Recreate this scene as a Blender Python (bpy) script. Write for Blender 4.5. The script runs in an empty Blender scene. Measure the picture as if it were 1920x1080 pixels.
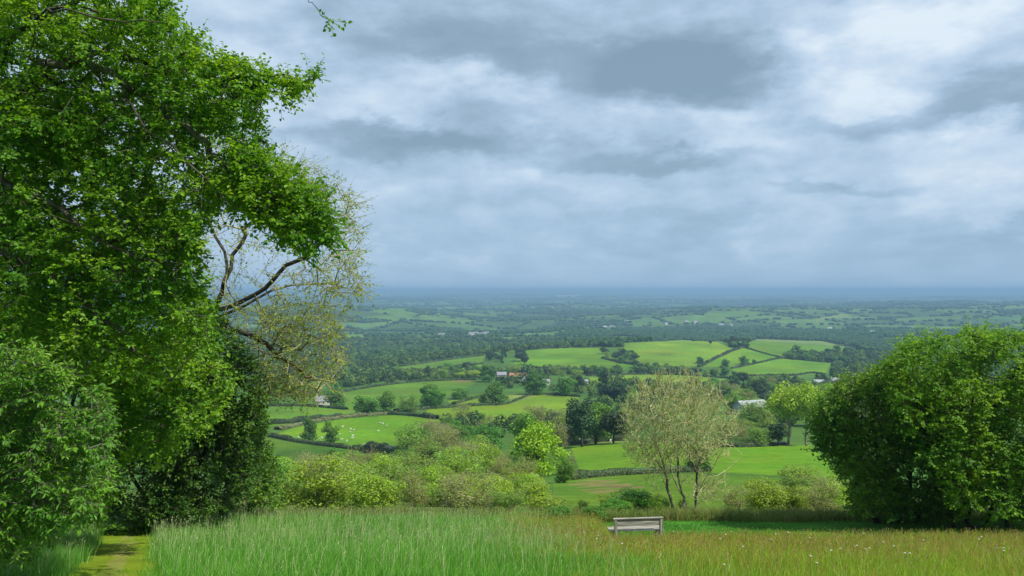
import bpy, math, random
import numpy as np

# ------------------------------------------------------------------ camera, sky, sun, exposure
SC = bpy.context.scene
F = 1920 * 28.0 / 36.0            # focal length in pixels of the 1920 px photograph
HOR = 543.0                       # its horizon row
cam = bpy.data.cameras.new('camera'); cam.lens = 28; cam.sensor_width = 36
cam.clip_start = 0.1; cam.clip_end = 120000
camo = bpy.data.objects.new('camera', cam); SC.collection.objects.link(camo)
camo.location = (0, 0, 0); camo.rotation_euler = (math.radians(90) + math.atan(3 / F), 0, 0)
SC.camera = camo
SUN_EL = math.radians(52); SUN_AZ = math.radians(116)      # azimuth clockwise from the view direction (+y)
sun = bpy.data.lights.new('sun', 'SUN'); sun.energy = 5.0; sun.angle = math.radians(0.6); sun.color = (1, 0.95, 0.86)
suno = bpy.data.objects.new('sun', sun); SC.collection.objects.link(suno)
suno.rotation_euler = (math.pi / 2 - SUN_EL, 0, math.pi - SUN_AZ)
SC.view_settings.view_transform = 'Standard'; SC.view_settings.look = 'None'
SC.view_settings.exposure = 0.35; SC.view_settings.gamma = 1
SC.render.engine = 'CYCLES'
cy = SC.cycles
cy.max_bounces = 6; cy.diffuse_bounces = 3; cy.glossy_bounces = 1; cy.transmission_bounces = 4
cy.volume_bounces = 0; cy.use_denoising = True; cy.sample_clamp_indirect = 4
cy.use_adaptive_sampling = False

W = bpy.data.worlds.new('World'); SC.world = W; W.use_nodes = True
def build_sky():
    nt = W.node_tree; nt.nodes.clear(); L = nt.links
    def N(t, **k):
        n = nt.nodes.new(t)
        for a, b in k.items(): setattr(n, a, b)
        return n
    def put(sock, v):
        if isinstance(v, bpy.types.NodeSocket): L.new(v, sock)
        else: sock.default_value = v
    def m(op, a, b=0.0, c=0.0):
        n = N('ShaderNodeMath', operation=op)
        put(n.inputs[0], a); put(n.inputs[1], b); put(n.inputs[2], c)
        return n.outputs[0]
    def vm(op, a, b=(0, 0, 0), out=0):
        n = N('ShaderNodeVectorMath', operation=op)
        put(n.inputs[0], a); put(n.inputs[1], b)
        return n.outputs[out]
    def comb(x, y, z):
        n = N('ShaderNodeCombineXYZ')
        put(n.inputs[0], x); put(n.inputs[1], y); put(n.inputs[2], z)
        return n.outputs[0]
    def noise(v, scale, detail, rough=0.55, col=False):
        n = N('ShaderNodeTexNoise'); L.new(v, n.inputs['Vector'])
        n.inputs['Scale'].default_value = scale; n.inputs['Detail'].default_value = detail
        n.inputs['Roughness'].default_value = rough
        return n.outputs['Color' if col else 'Fac']
    tc = N('ShaderNodeTexCoord')
    sp = N('ShaderNodeSeparateXYZ'); L.new(tc.outputs['Generated'], sp.inputs[0])
    x, y, z = sp.outputs
    az = m('ARCTAN2', x, y)
    hr = m('SQRT', m('ADD', m('MULTIPLY', x, x), m('MULTIPLY', y, y)))
    V = m('MINIMUM', m('DIVIDE', z, m('MAXIMUM', hr, 0.02)), 4.0)
    Vp = m('MAXIMUM', V, 0.0)
    # directions mapped to a cloud layer overhead, so that cloud rows close up towards the horizon
    dn = m('DIVIDE', 1.0, m('ADD', Vp, 0.10))
    plane = comb(m('MULTIPLY', m('MULTIPLY', az, dn), 1.0), m('MULTIPLY', dn, 0.8), 0.0)
    flat = comb(m('MULTIPLY', az, 1.0), m('MULTIPLY', V, 1.9), 0.0)
    n1 = noise(plane, 1.15, 7, 0.56)
    n2 = noise(vm('ADD', flat, (3.1, 1.7, 0)), 6.5, 9, 0.56)
    warp = vm('SUBTRACT', noise(flat, 4.5, 3, 0.5, col=True), (0.5, 0.5, 0.5))
    warp2 = vm('SUBTRACT', noise(vm('ADD', flat, (5, 9, 0)), 13.0, 8, 0.6, col=True), (0.5, 0.5, 0.5))
    pos = vm('ADD', comb(az, V, 0.0), vm('MULTIPLY', warp, (0.22, 0.10, 0)))
    pos = vm('ADD', pos, vm('MULTIPLY', warp2, (0.15, 0.085, 0)))
    # large dark and bright masses of this sky, by direction (centre and half-size given from the photograph)
    B = [(1120, 80, 380, 80, -.10), (1120, 125, 330, 46, -.30), (1310, 135, 190, 58, -.28), (800, 70, 260, 40, -.14), (1420, 40, 90, 40, -.10), (1000, 30, 160, 50, -.10),
         (760, 40, 150, 40, -.08), (620, 130, 140, 45, .06), (880, 165, 120, 26, .25), (1000, 205, 160, 26, -.12),
         (690, 268, 210, 30, -.32), (900, 262, 190, 26, -.24), (1170, 305, 190, 22, -.30), (700, 200, 90, 26, .16),
         (960, 318, 60, 40, .16), (760, 375, 140, 30, .10), (1190, 225, 160, 26, .16), (1330, 250, 90, 40, .16),
         (1600, 90, 130, 80, .27), (1730, 130, 170, 70, .12), (1800, 30, 160, 40, .20), (1560, 25, 90, 40, .1),
         (1890, 160, 80, 34, -.34), (1650, 220, 230, 18, -.22), (1830, 226, 120, 18, -.12), (1850, 290, 120, 44, .28),
         (1760, 380, 80, 24, .22), (1870, 395, 110, 16, -.24), (1560, 355, 150, 12, -.20), (1500, 310, 70, 30, .12),
         (1300, 420, 160, 14, -.12), (1860, 430, 120, 14, -.10), (725, 478, 50, 14, .20), (860, 484, 34, 9, .16),
         (1120, 470, 60, 12, .10), (1400, 460, 26, 12, .14), (480, 60, 120, 90, .08), (350, 150, 200, 120, .1), (1080, 385, 110, 18, -.08)]
    tot = None
    for px, row, rx, ry, a in B:
        a0 = math.atan((px - 960) / F); v0 = (HOR - row) / F * math.cos(a0)
        d = vm('MULTIPLY', vm('SUBTRACT', pos, (a0, v0, 0)), (F / rx / math.cos(a0) ** 1.0, F / ry, 0))
        q = m('MULTIPLY', m('POWER', vm('DOT_PRODUCT', d, d, 1), 1.6), -0.6)
        g = m('MULTIPLY', m('EXPONENT', q), a)
        tot = g if tot is None else m('ADD', tot, g)
    t = m('ADD', m('MULTIPLY', tot, 1.05), 0.55)
    t = m('ADD', t, m('MULTIPLY', m('SUBTRACT', n1, 0.5), 0.5))
    t = m('ADD', t, m('MULTIPLY', m('SUBTRACT', n2, 0.5), 0.95))
    n3 = noise(vm('ADD', flat, (9.1, 4.7, 0)), 19.0, 6, 0.55)
    t = m('ADD', t, m('MULTIPLY', m('SUBTRACT', n3, 0.5), m('MULTIPLY', t, 0.85)))
    ramp = N('ShaderNodeValToRGB'); L.new(t, ramp.inputs[0]); e = ramp.color_ramp
    e.elements[0].position = 0.0; e.elements[0].color = (.19, .28, .365, 1)
    e.elements[1].position = 1.0; e.elements[1].color = (.62, .70, .775, 1)
    for p, c in ((.25, (.24, .34, .44, 1)), (.5, (.345, .465, .60, 1)), (.75, (.475, .585, .705, 1))):
        k = e.elements.new(p); k.color = c
    low = N('ShaderNodeMix', data_type='RGBA')                   # the blue band of thick air near the horizon
    f = m('MULTIPLY', m('EXPONENT', m('MULTIPLY', Vp, -11.0)), 0.86)
    L.new(f, low.inputs[0]); L.new(ramp.outputs[0], low.inputs[6]); low.inputs[7].default_value = (.245, .39, .55, 1)
    sky = N('ShaderNodeTexSky', sky_type='NISHITA'); sky.sun_disc = False
    sky.sun_elevation = SUN_EL; sky.sun_rotation = SUN_AZ
    up = vm('SCALE', low.outputs[2]); up.node.inputs[3].default_value = 10.0
    mix = N('ShaderNodeMix', data_type='RGBA'); mix.inputs[0].default_value = 0.95
    L.new(sky.outputs[0], mix.inputs[6]); L.new(up, mix.inputs[7])
    bg = N('ShaderNodeBackground'); bg.inputs[1].default_value = 0.1
    L.new(mix.outputs[2], bg.inputs[0])
    out = N('ShaderNodeOutputWorld'); L.new(bg.outputs[0], out.inputs[0])
build_sky()
W.cycles.sampling_method = 'MANUAL'; W.cycles.sample_map_resolution = 512

# ------------------------------------------------------------------ helpers
C = SC.collection
rng = np.random.default_rng(7); random.seed(7)
def tag(o, label=None, cat=None, group=None, kind=None):
    if label: o['label'] = label
    if cat: o['category'] = cat
    if group: o['group'] = group
    if kind: o['kind'] = kind
    return o
def empty(name, loc):
    o = bpy.data.objects.new(name, None); C.objects.link(o); o.location = loc; o.empty_display_size = .3
    return o
def link(name, me, mat, parent=None, smooth=False):
    o = bpy.data.objects.new(name, me); C.objects.link(o)
    if mat and not me.materials: me.materials.append(mat)
    if parent: o.parent = parent
    return o
def mesh_np(name, verts, faces_list, val=None, smooth=False, col=None):
    """verts (n,3); faces_list: list of int arrays (m,k); val: per-vertex float attribute 'v'; col: per-vertex colour 'col'"""
    me = bpy.data.meshes.new(name); verts = np.asarray(verts, np.float32)
    me.vertices.add(len(verts)); me.vertices.foreach_set('co', verts.ravel())
    faces_list = [np.asarray(f, np.int32) for f in faces_list if len(f)]
    loops = np.concatenate([f.ravel() for f in faces_list])
    sizes = np.concatenate([np.full(len(f), f.shape[1], np.int32) for f in faces_list])
    starts = np.concatenate([[0], np.cumsum(sizes)[:-1]]).astype(np.int32)
    me.loops.add(len(loops)); me.loops.foreach_set('vertex_index', loops)
    me.polygons.add(len(sizes)); me.polygons.foreach_set('loop_start', starts)
    me.polygons.foreach_set('use_smooth', np.full(len(sizes), smooth))
    me.update(calc_edges=True)
    if val is not None:
        a = me.attributes.new('v', 'FLOAT', 'POINT'); a.data.foreach_set('value', np.asarray(val, np.float32))
    if col is not None:
        a = me.attributes.new('col', 'FLOAT_COLOR', 'POINT')
        c4 = np.ones((len(verts), 4), np.float32); c4[:, :3] = col; a.data.foreach_set('color', c4.ravel())
    return me
def unit(a):
    return a / np.maximum(np.linalg.norm(a, axis=-1, keepdims=True), 1e-9)
def mat(name):
    m_ = bpy.data.materials.new(name); m_.use_nodes = True; m_.node_tree.nodes.clear()
    return m_, m_.node_tree
def leaf_mat(name, ca, cb, trans=.35, rough=.5, objvar=.35, spec=.35, patch=0.0, cc=None):
    m_, nt = mat(name); L = nt.links; n = nt.nodes.new
    at = n('ShaderNodeAttribute'); at.attribute_name = 'v'
    mx = n('ShaderNodeMix'); mx.data_type = 'RGBA'; L.new(at.outputs['Fac'], mx.inputs[0])
    mx.inputs[6].default_value = (*ca, 1); mx.inputs[7].default_value = (*cb, 1)
    col = mx.outputs[2]
    oi = n('ShaderNodeObjectInfo')
    hs = n('ShaderNodeHueSaturation'); L.new(col, hs.inputs['Color'])
    mr = n('ShaderNodeMapRange'); L.new(oi.outputs['Random'], mr.inputs[0])
    mr.inputs[3].default_value = 1 - objvar; mr.inputs[4].default_value = 1 + objvar
    L.new(mr.outputs[0], hs.inputs['Value'])
    m2 = n('ShaderNodeMath'); m2.operation = 'MULTIPLY'; L.new(oi.outputs['Random'], m2.inputs[0]); m2.inputs[1].default_value = 7.31
    m3 = n('ShaderNodeMath'); m3.operation = 'FRACT'; L.new(m2.outputs[0], m3.inputs[0])
    mh = n('ShaderNodeMapRange'); L.new(m3.outputs[0], mh.inputs[0]); mh.inputs[3].default_value = .5 - .07 * objvar; mh.inputs[4].default_value = .5 + .07 * objvar
    L.new(mh.outputs[0], hs.inputs['Hue'])
    if patch:
        tc = n('ShaderNodeTexCoord'); tn = n('ShaderNodeTexNoise'); tn.inputs['Scale'].default_value = patch; tn.inputs['Detail'].default_value = 3
        L.new(tc.outputs['Object'], tn.inputs['Vector']); mq = n('ShaderNodeMapRange'); L.new(tn.outputs['Fac'], mq.inputs[0])
        mq.inputs[1].default_value = .35; mq.inputs[2].default_value = .65; mq.inputs[3].default_value = .74; mq.inputs[4].default_value = 1.25
        h2 = n('ShaderNodeHueSaturation'); L.new(hs.outputs[0], h2.inputs['Color']); L.new(mq.outputs[0], h2.inputs['Value'])
        mw = n('ShaderNodeMapRange'); L.new(tn.outputs['Fac'], mw.inputs[0]); mw.inputs[1].default_value = .35; mw.inputs[2].default_value = .65
        mw.inputs[3].default_value = .515; mw.inputs[4].default_value = .478; L.new(mw.outputs[0], h2.inputs['Hue']); hs = h2
    col = hs.outputs[0]
    p = n('ShaderNodeBsdfPrincipled'); L.new(col, p.inputs['Base Color']); p.inputs['Roughness'].default_value = rough
    p.inputs['Specular IOR Level'].default_value = spec
    tr = n('ShaderNodeBsdfTranslucent')
    ty = n('ShaderNodeMix'); ty.data_type = 'RGBA'; ty.blend_type = 'MULTIPLY'; ty.inputs[0].default_value = 1
    L.new(col, ty.inputs[6]); ty.inputs[7].default_value = (1.5, 1.35, .6, 1); L.new(ty.outputs[2], tr.inputs[0])
    ms = n('ShaderNodeMixShader'); ms.inputs[0].default_value = trans
    L.new(p.outputs[0], ms.inputs[1]); L.new(tr.outputs[0], ms.inputs[2])
    o = n('ShaderNodeOutputMaterial'); L.new(ms.outputs[0], o.inputs[0])
    return m_
def noise_mat(name, ca, cb, scale=5, rough=.85, detail=6, bump=.3, stretch=(1, 1, 1), spec=.3):
    m_, nt = mat(name); L = nt.links; n = nt.nodes.new
    tc = n('ShaderNodeTexCoord'); mp = n('ShaderNodeMapping'); mp.inputs['Scale'].default_value = stretch
    L.new(tc.outputs['Object'], mp.inputs[0])
    t = n('ShaderNodeTexNoise'); t.inputs['Scale'].default_value = scale; t.inputs['Detail'].default_value = detail
    L.new(mp.outputs[0], t.inputs['Vector'])
    r = n('ShaderNodeValToRGB'); L.new(t.outputs['Fac'], r.inputs[0])
    r.color_ramp.elements[0].position = .35; r.color_ramp.elements[0].color = (*ca, 1)
    r.color_ramp.elements[1].position = .65; r.color_ramp.elements[1].color = (*cb, 1)
    p = n('ShaderNodeBsdfPrincipled'); L.new(r.outputs[0], p.inputs['Base Color']); p.inputs['Roughness'].default_value = rough
    p.inputs['Specular IOR Level'].default_value = spec
    b = n('ShaderNodeBump'); b.inputs['Strength'].default_value = bump; b.inputs['Distance'].default_value = .02
    L.new(t.outputs['Fac'], b.inputs['Height']); L.new(b.outputs[0], p.inputs['Normal'])
    o = n('ShaderNodeOutputMaterial'); L.new(p.outputs[0], o.inputs[0])
    return m_

# ------------------------------------------------------------------ the lie of the land
COLS = np.array([300, 500, 720, 960, 1200, 1440, 1680, 1920, 2150.])
TAB = [  # distance, photograph row of the ground at each column
    (15, [1080] * 9), (20, [1044] * 9), (24, [1022] * 9), (28, [998] * 9), (32, [980] * 9), (38, [968] * 9), (45, [959] * 9),
    (60, [946] * 9), (80, [934, 934, 930, 926, 922, 922, 926, 930, 930]), (110, [925, 925, 918, 912, 903, 903, 908, 915, 915]),
    (150, [915, 912, 902, 896, 884, 880, 880, 885, 885]), (200, [900, 895, 882, 874, 851, 846, 848, 850, 850]),
    (250, [885, 880, 866, 850, 829, 826, 830, 832, 832]), (300, [868, 862, 850, 832, 818, 814, 816, 818, 818]),
    (340, [838, 834, 838, 818, 806, 802, 804, 806, 806]), (400, [806, 802, 806, 798, 790, 784, 784, 786, 786]),
    (470, [780, 776, 774, 772, 768, 764, 764, 766, 766]), (540, [764, 760, 756, 753, 752, 748, 748, 750, 750]),
    (640, [748, 746, 737, 735, 734, 732, 732, 734, 734]), (760, [732, 730, 716, 716, 718, 718, 716, 718, 718]),
    (880, [720, 718, 704, 703, 708, 708, 706, 706, 706]), (1000, [706, 704, 697, 690, 694, 698, 698, 698, 698]),
    (1150, [694, 692, 684, 668, 664, 676, 690, 690, 690]), (1280, [686, 684, 674, 655, 640, 650, 680, 682, 682]),
    (1360, [682, 680, 670, 654, 636, 638, 672, 676, 676]), (1480, [676, 674, 665, 656, 644, 636, 664, 670, 670]),
    (1700, [664, 662, 657, 655, 650, 646, 656, 660, 660]), (2100, [646, 644, 642, 640, 638, 636, 640, 644, 644]),
    (2600, [628, 626, 626, 626, 624, 620, 622, 624, 624]), (3100, [604, 598, 604, 614, 612, 606, 608, 606, 606]),
    (3600, [580, 578, 580, 606, 602, 592, 594, 588, 588]), (4100, [580, 576, 572, 600, 594, 582, 584, 572, 572]),
    (5000, [582, 580, 580, 590, 586, 577, 576, 568, 568]), (6500, [575, 575, 576, 578, 577, 574, 572, 571, 571]),
    (9000, [565, 565, 565, 566, 566, 566, 566, 565, 565]), (13000, [556, 556, 556, 554, 557, 558, 558, 557, 557]),
    (18000, [550, 549, 549, 546, 551, 552, 551, 551, 551]), (24000, [546, 545, 543.5, 542, 546, 547, 546, 546, 546]),
    (32000, [545] * 9), (42000, [544] * 9)]
KD = np.array([t[0] for t in TAB], float); KR = np.array([t[1] for t in TAB], float)
KZ = (HOR - KR) / F * KD[:, None]
LG = np.linspace(math.log(12), math.log(44000), 900)
GZ = np.stack([np.interp(np.exp(LG), KD, KZ[:, c]) for c in range(len(COLS))], 1)
ker = np.exp(-0.5 * (np.arange(-14, 15) / 5.0) ** 2); ker /= ker.sum()
GZp = np.concatenate([np.repeat(GZ[:1], 14, 0) + (np.arange(-14, 0)[:, None]) * (GZ[1] - GZ[0])[None], GZ, np.repeat(GZ[-1:], 14, 0)])
GZ = np.stack([np.convolve(GZp[:, c], ker, 'valid') for c in range(len(COLS))], 1)
CF = np.linspace(COLS[0], COLS[-1], 120)
GZ = np.stack([np.interp(CF, COLS, GZ[i]) for i in range(len(GZ))])
k2 = np.exp(-0.5 * (np.arange(-8, 9) / 4.0) ** 2); k2 /= k2.sum()
GP = np.concatenate([np.repeat(GZ[:, :1], 8, 1), GZ, np.repeat(GZ[:, -1:], 8, 1)], 1)
GZ = np.stack([np.convolve(GP[i], k2, 'valid') for i in range(len(GP))])
WV = []
_r = np.random.default_rng(3)
for wl, am in ((3600, 9.), (2300, 6.5), (1400, 5.), (900, 4.), (520, 2.6), (330, 1.8), (210, 1.1)):
    for k in range(3):
        th = _r.uniform(0, 2 * math.pi); WV.append((math.cos(th) / wl * 6.28, math.sin(th) / wl * 6.28, _r.uniform(0, 6.28), am / 1.7))
def H(x, y):
    x = np.asarray(x, float); y = np.asarray(y, float)
    yy = np.clip(y, 12.5, 43000)
    fi = (np.log(yy) - LG[0]) / (LG[1] - LG[0]); i = np.clip(fi.astype(int), 0, len(LG) - 2); fr = fi - i
    px = np.clip(960 + F * x / yy, COLS[0], COLS[-1] - 1e-3)
    fj = (px - CF[0]) / (CF[1] - CF[0]); j = np.clip(fj.astype(int), 0, len(CF) - 2); fc = fj - j
    z = (GZ[i, j] * (1 - fr) + GZ[i + 1, j] * fr) * (1 - fc) + (GZ[i, j + 1] * (1 - fr) + GZ[i + 1, j + 1] * fr) * fc
    z12 = (HOR - 1100) / F * 12.5
    zn = -1.6 + (z12 + 1.6) * np.clip(y, -150, 12.5) / 12.5
    z = np.where(y < 12.5, zn + 0 * z, z)
    w = np.clip((y - 1500) / 1500, 0, 1) * np.clip((20000 - y) / 6000, 0, 1)
    nz = 0
    for a, b, c, d in WV: nz = nz + d * np.sin(a * x + b * y + c)
    return z + w * nz * (0.8 + np.clip(y / 12000, 0, .6))
MARCH = np.exp(np.linspace(math.log(8), math.log(42000), 2600))
def G(px, row):
    """the ground point seen at a pixel of the photograph"""
    u = (px - 960) / F; s = (HOR - row) / F
    hit = np.nonzero(s * MARCH <= H(u * MARCH, MARCH))[0]
    k = hit[0] if len(hit) else len(MARCH) - 1
    D = MARCH[k]
    if 0 < k < len(MARCH):
        a, b = MARCH[k - 1], MARCH[k]
        for _ in range(12):
            c = (a + b) / 2
            if s * c <= H(u * c, c): b = c
            else: a = c
        D = b
    return np.array([u * D, D, float(H(u * D, D))])
def P(px, row, D):
    return np.array([(px - 960) / F * D, D, (HOR - row) / F * D])

def in_poly(px, py, poly):
    r = np.zeros(np.shape(px), bool); n = len(poly); j = n - 1
    for i in range(n):
        xi, yi = poly[i]; xj, yj = poly[j]
        if yi != yj:
            r ^= ((yi > py) != (yj > py)) & (px < (xj - xi) * (py - yi) / (yj - yi) + xi)
        j = i
    return r
def world_poly(pts):
    out = []
    for i in range(len(pts)):
        a = np.array(pts[i], float); b = np.array(pts[(i + 1) % len(pts)], float)
        for t in np.linspace(0, 1, 5)[:-1]:
            g = G(*(a + (b - a) * t)); out.append((g[0], g[1]))
    return out

# ------------------------------------------------------------------ fields (outlines read off the photograph, laid on the land)
BR = (.086, .185, .014); MD = (.070, .148, .015); CLOUD_DK = (.058, .125, .014); YL = (.108, .195, .017); PL = (.12, .18, .04); BRN = (.155, .14, .05)
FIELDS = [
    (CLOUD_DK, [(460, 812), (560, 832), (660, 846), (745, 852), (720, 880), (640, 900), (440, 900)]),  # cloud shadow on this field put into its darker green
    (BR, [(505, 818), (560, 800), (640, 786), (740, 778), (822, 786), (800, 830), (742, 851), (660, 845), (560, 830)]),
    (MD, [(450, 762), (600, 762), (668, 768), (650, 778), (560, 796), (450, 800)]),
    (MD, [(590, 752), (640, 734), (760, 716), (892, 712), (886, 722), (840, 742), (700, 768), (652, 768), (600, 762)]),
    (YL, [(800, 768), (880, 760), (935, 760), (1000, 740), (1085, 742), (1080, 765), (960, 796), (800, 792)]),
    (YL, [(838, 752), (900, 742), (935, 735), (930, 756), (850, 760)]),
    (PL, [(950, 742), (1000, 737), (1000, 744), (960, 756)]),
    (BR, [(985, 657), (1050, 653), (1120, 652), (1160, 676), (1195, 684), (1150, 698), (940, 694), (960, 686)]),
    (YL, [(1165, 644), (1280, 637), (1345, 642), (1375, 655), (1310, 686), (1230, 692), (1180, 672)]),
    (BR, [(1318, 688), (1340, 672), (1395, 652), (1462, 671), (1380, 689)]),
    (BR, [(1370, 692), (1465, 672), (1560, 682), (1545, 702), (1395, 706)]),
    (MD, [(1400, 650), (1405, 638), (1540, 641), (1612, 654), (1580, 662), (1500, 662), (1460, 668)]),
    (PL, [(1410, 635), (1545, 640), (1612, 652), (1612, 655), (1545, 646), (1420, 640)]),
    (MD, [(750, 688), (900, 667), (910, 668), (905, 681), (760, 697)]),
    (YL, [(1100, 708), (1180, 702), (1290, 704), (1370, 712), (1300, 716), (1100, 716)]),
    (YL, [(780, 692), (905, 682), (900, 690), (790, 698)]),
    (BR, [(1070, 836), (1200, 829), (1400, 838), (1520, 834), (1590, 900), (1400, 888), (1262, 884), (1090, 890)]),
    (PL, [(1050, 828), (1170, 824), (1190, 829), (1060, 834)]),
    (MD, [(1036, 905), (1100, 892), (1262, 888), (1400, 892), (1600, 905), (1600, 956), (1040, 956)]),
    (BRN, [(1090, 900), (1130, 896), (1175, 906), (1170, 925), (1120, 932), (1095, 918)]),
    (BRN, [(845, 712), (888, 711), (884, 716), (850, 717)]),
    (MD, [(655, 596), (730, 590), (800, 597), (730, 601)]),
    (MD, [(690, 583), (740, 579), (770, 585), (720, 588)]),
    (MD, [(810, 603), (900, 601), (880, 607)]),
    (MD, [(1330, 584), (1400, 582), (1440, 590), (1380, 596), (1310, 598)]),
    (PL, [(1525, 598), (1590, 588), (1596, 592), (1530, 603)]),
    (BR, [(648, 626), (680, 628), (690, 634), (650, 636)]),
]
FW = []
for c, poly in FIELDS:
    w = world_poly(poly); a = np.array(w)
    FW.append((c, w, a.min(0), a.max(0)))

# patchwork of far fields
def cells(x, y, s):
    gx = np.floor(x / s).astype(int); gy = np.floor(y / s).astype(int)
    b1 = np.full(x.shape, 1e9); b2 = np.full(x.shape, 1e9); idc = np.zeros(x.shape)
    for dx in (-1, 0, 1):
        for dy in (-1, 0, 1):
            cx = gx + dx; cy_ = gy + dy
            h1 = np.sin(cx * 127.1 + cy_ * 311.7) * 43758.5453; h1 -= np.floor(h1)
            h2 = np.sin(cx * 269.5 + cy_ * 183.3) * 43758.5453; h2 -= np.floor(h2)
            d = np.hypot((cx + h1) * s - x, (cy_ + h2) * s - y)
            idd = (h1 * 7.7 + h2 * 3.3) % 1
            nb = d < b1
            b2 = np.where(nb, b1, np.minimum(b2, d)); idc = np.where(nb, idd, idc); b1 = np.where(nb, d, b1)
    return idc, b2 - b1
def woodness(x, y):
    v = np.sin(x / 310 + 1.3 * np.sin(y / 520)) + np.sin(y / 420 + 1.7 * np.sin(x / 700) + 1) + .7 * np.sin((x + y) / 190) + .5 * np.sin((x - 1.7 * y) / 130)
    return v

def build_terrain():
    fine = np.radians(np.arange(-36, 36.001, 0.078)); side = np.radians(np.concatenate([np.arange(38, 180, 3.0)]))
    azs = np.concatenate([-side[::-1], fine, side])
    rad = np.concatenate([[0.3], np.exp(np.arange(math.log(1), math.log(11), .08)), np.exp(np.arange(math.log(11), math.log(150), .018)),
                          np.exp(np.arange(math.log(150), math.log(2200), .0085)), np.exp(np.arange(math.log(2200), math.log(9000), .012)),
                          np.exp(np.arange(math.log(9000), math.log(42500), .03))])
    A, R = np.meshgrid(azs, rad); x = R * np.sin(A); y = R * np.cos(A); z = H(x, y)
    near = np.clip((60 - R) / 40, 0, 1)
    z = z + near * .04 * np.sin(x * 1.7 + np.sin(y * 1.1)) * np.sin(y * 1.3)
    nA, nR = len(azs), len(rad)
    V = np.stack([x, y, z], -1).reshape(-1, 3)
    i = np.arange(nR - 1)[:, None] * nA; j = np.arange(nA)[None, :]; jn = (j + 1) % nA
    faces = np.stack([i + j, i + jn, i + nA + jn, i + nA + j], -1).reshape(-1, 4)[:, ::-1]
    X, Y = x.ravel(), y.ravel()
    col = np.tile(np.array([.05, .115, .02]), (len(X), 1))
    rr = np.hypot(X, Y)
    # far patchwork
    far = rr > 1250
    idc, ed = cells(X[far], Y[far], 260.0)
    pal = np.array([(.04, .085, .016), (.055, .12, .02), (.075, .15, .028), (.05, .10, .02), (.08, .15, .035), (.035, .075, .016), (.065, .13, .022), (.04, .09, .02)])
    c = pal[(idc * 8).astype(int) % 8]
    c[ed < 16] = (.03, .07, .014)
    c[woodness(X[far], Y[far]) > .9] = (.03, .068, .014)
    col[far] = c
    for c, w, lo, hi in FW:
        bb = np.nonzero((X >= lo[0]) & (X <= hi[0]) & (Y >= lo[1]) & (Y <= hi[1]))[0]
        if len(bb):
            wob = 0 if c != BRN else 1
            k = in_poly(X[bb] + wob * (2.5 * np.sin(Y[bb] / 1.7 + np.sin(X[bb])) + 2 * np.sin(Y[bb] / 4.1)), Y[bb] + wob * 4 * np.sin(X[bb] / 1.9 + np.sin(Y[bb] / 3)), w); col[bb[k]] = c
    scrub = (rr > 36) & (rr < 140) & (X / np.maximum(Y, 1) < .02); col[scrub] = (.07, .13, .025)
    nr = rr <= 36
    col[nr] = (.06, .14, .02)
    mown = nr & (Y > 24.5) & (X > 3.6 + (Y < 28) * (28 - Y) * .3); col[mown] = (.055, .20, .022)
    dpx = path_d(X, Y); pm = nr & (dpx < np.interp(Y, [14, 22], [.92, 1.1])) & (Y < 27.6)
    col[pm] = (.135, .22, .02)
    pm = nr & (np.abs(dpx + .1 * np.sin(Y * 2)) < .22 + .1 * np.sin(Y * 1.3)) & (Y < 27.5); col[pm] = (.18, .22, .05)
    me = mesh_np('ground', V, [faces], col=col, smooth=True)
    m_, nt = mat('ground_turf'); L = nt.links; n = nt.nodes.new
    at = n('ShaderNodeAttribute'); at.attribute_name = 'col'
    tc = n('ShaderNodeTexCoord')
    def nz(s, d, r=.6):
        t = n('ShaderNodeTexNoise'); t.inputs['Scale'].default_value = s; t.inputs['Detail'].default_value = d; t.inputs['Roughness'].default_value = r
        L.new(tc.outputs['Object'], t.inputs['Vector']); return t.outputs['Fac']
    def rmp(f, lo, hi):
        q = n('ShaderNodeMapRange'); L.new(f, q.inputs[0]); q.inputs[1].default_value = .3; q.inputs[2].default_value = .7
        q.inputs[3].default_value = lo; q.inputs[4].default_value = hi; return q.outputs[0]
    a = rmp(nz(.014, 6), .68, 1.34); b = rmp(nz(.35, 8, .7), .72, 1.3)
    mu = n('ShaderNodeMath'); mu.operation = 'MULTIPLY'; L.new(a, mu.inputs[0]); L.new(b, mu.inputs[1])
    hs = n('ShaderNodeHueSaturation'); hs.inputs['Saturation'].default_value = 1.05; L.new(at.outputs['Color'], hs.inputs['Color']); L.new(mu.outputs[0], hs.inputs['Value'])
    L.new(rmp(nz(.02, 5), .47, .515), hs.inputs['Hue'])
    p = n('ShaderNodeBsdfPrincipled'); L.new(hs.outputs[0], p.inputs['Base Color']); p.inputs['Roughness'].default_value = .95; p.inputs['Specular IOR Level'].default_value = .1
    bp = n('ShaderNodeBump'); bp.inputs['Strength'].default_value = .5; bp.inputs['Distance'].default_value = .15
    L.new(nz(1.6, 6), bp.inputs['Height']); L.new(bp.outputs[0], p.inputs['Normal'])
    o = n('ShaderNodeOutputMaterial'); L.new(p.outputs[0], o.inputs[0])
    g = link('ground', me, m_); tag(g, kind='structure')
PATH = [G(196, 1130)[:2], G(210, 1080)[:2], G(226, 1045)[:2], G(238, 1015)[:2], G(240, 1000)[:2]]
def path_d(x, y):
    py = [p[1] for p in PATH]; pxx = [p[0] for p in PATH]
    cx = np.interp(y, py, pxx)
    return np.abs(x - cx)
build_terrain()

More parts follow.
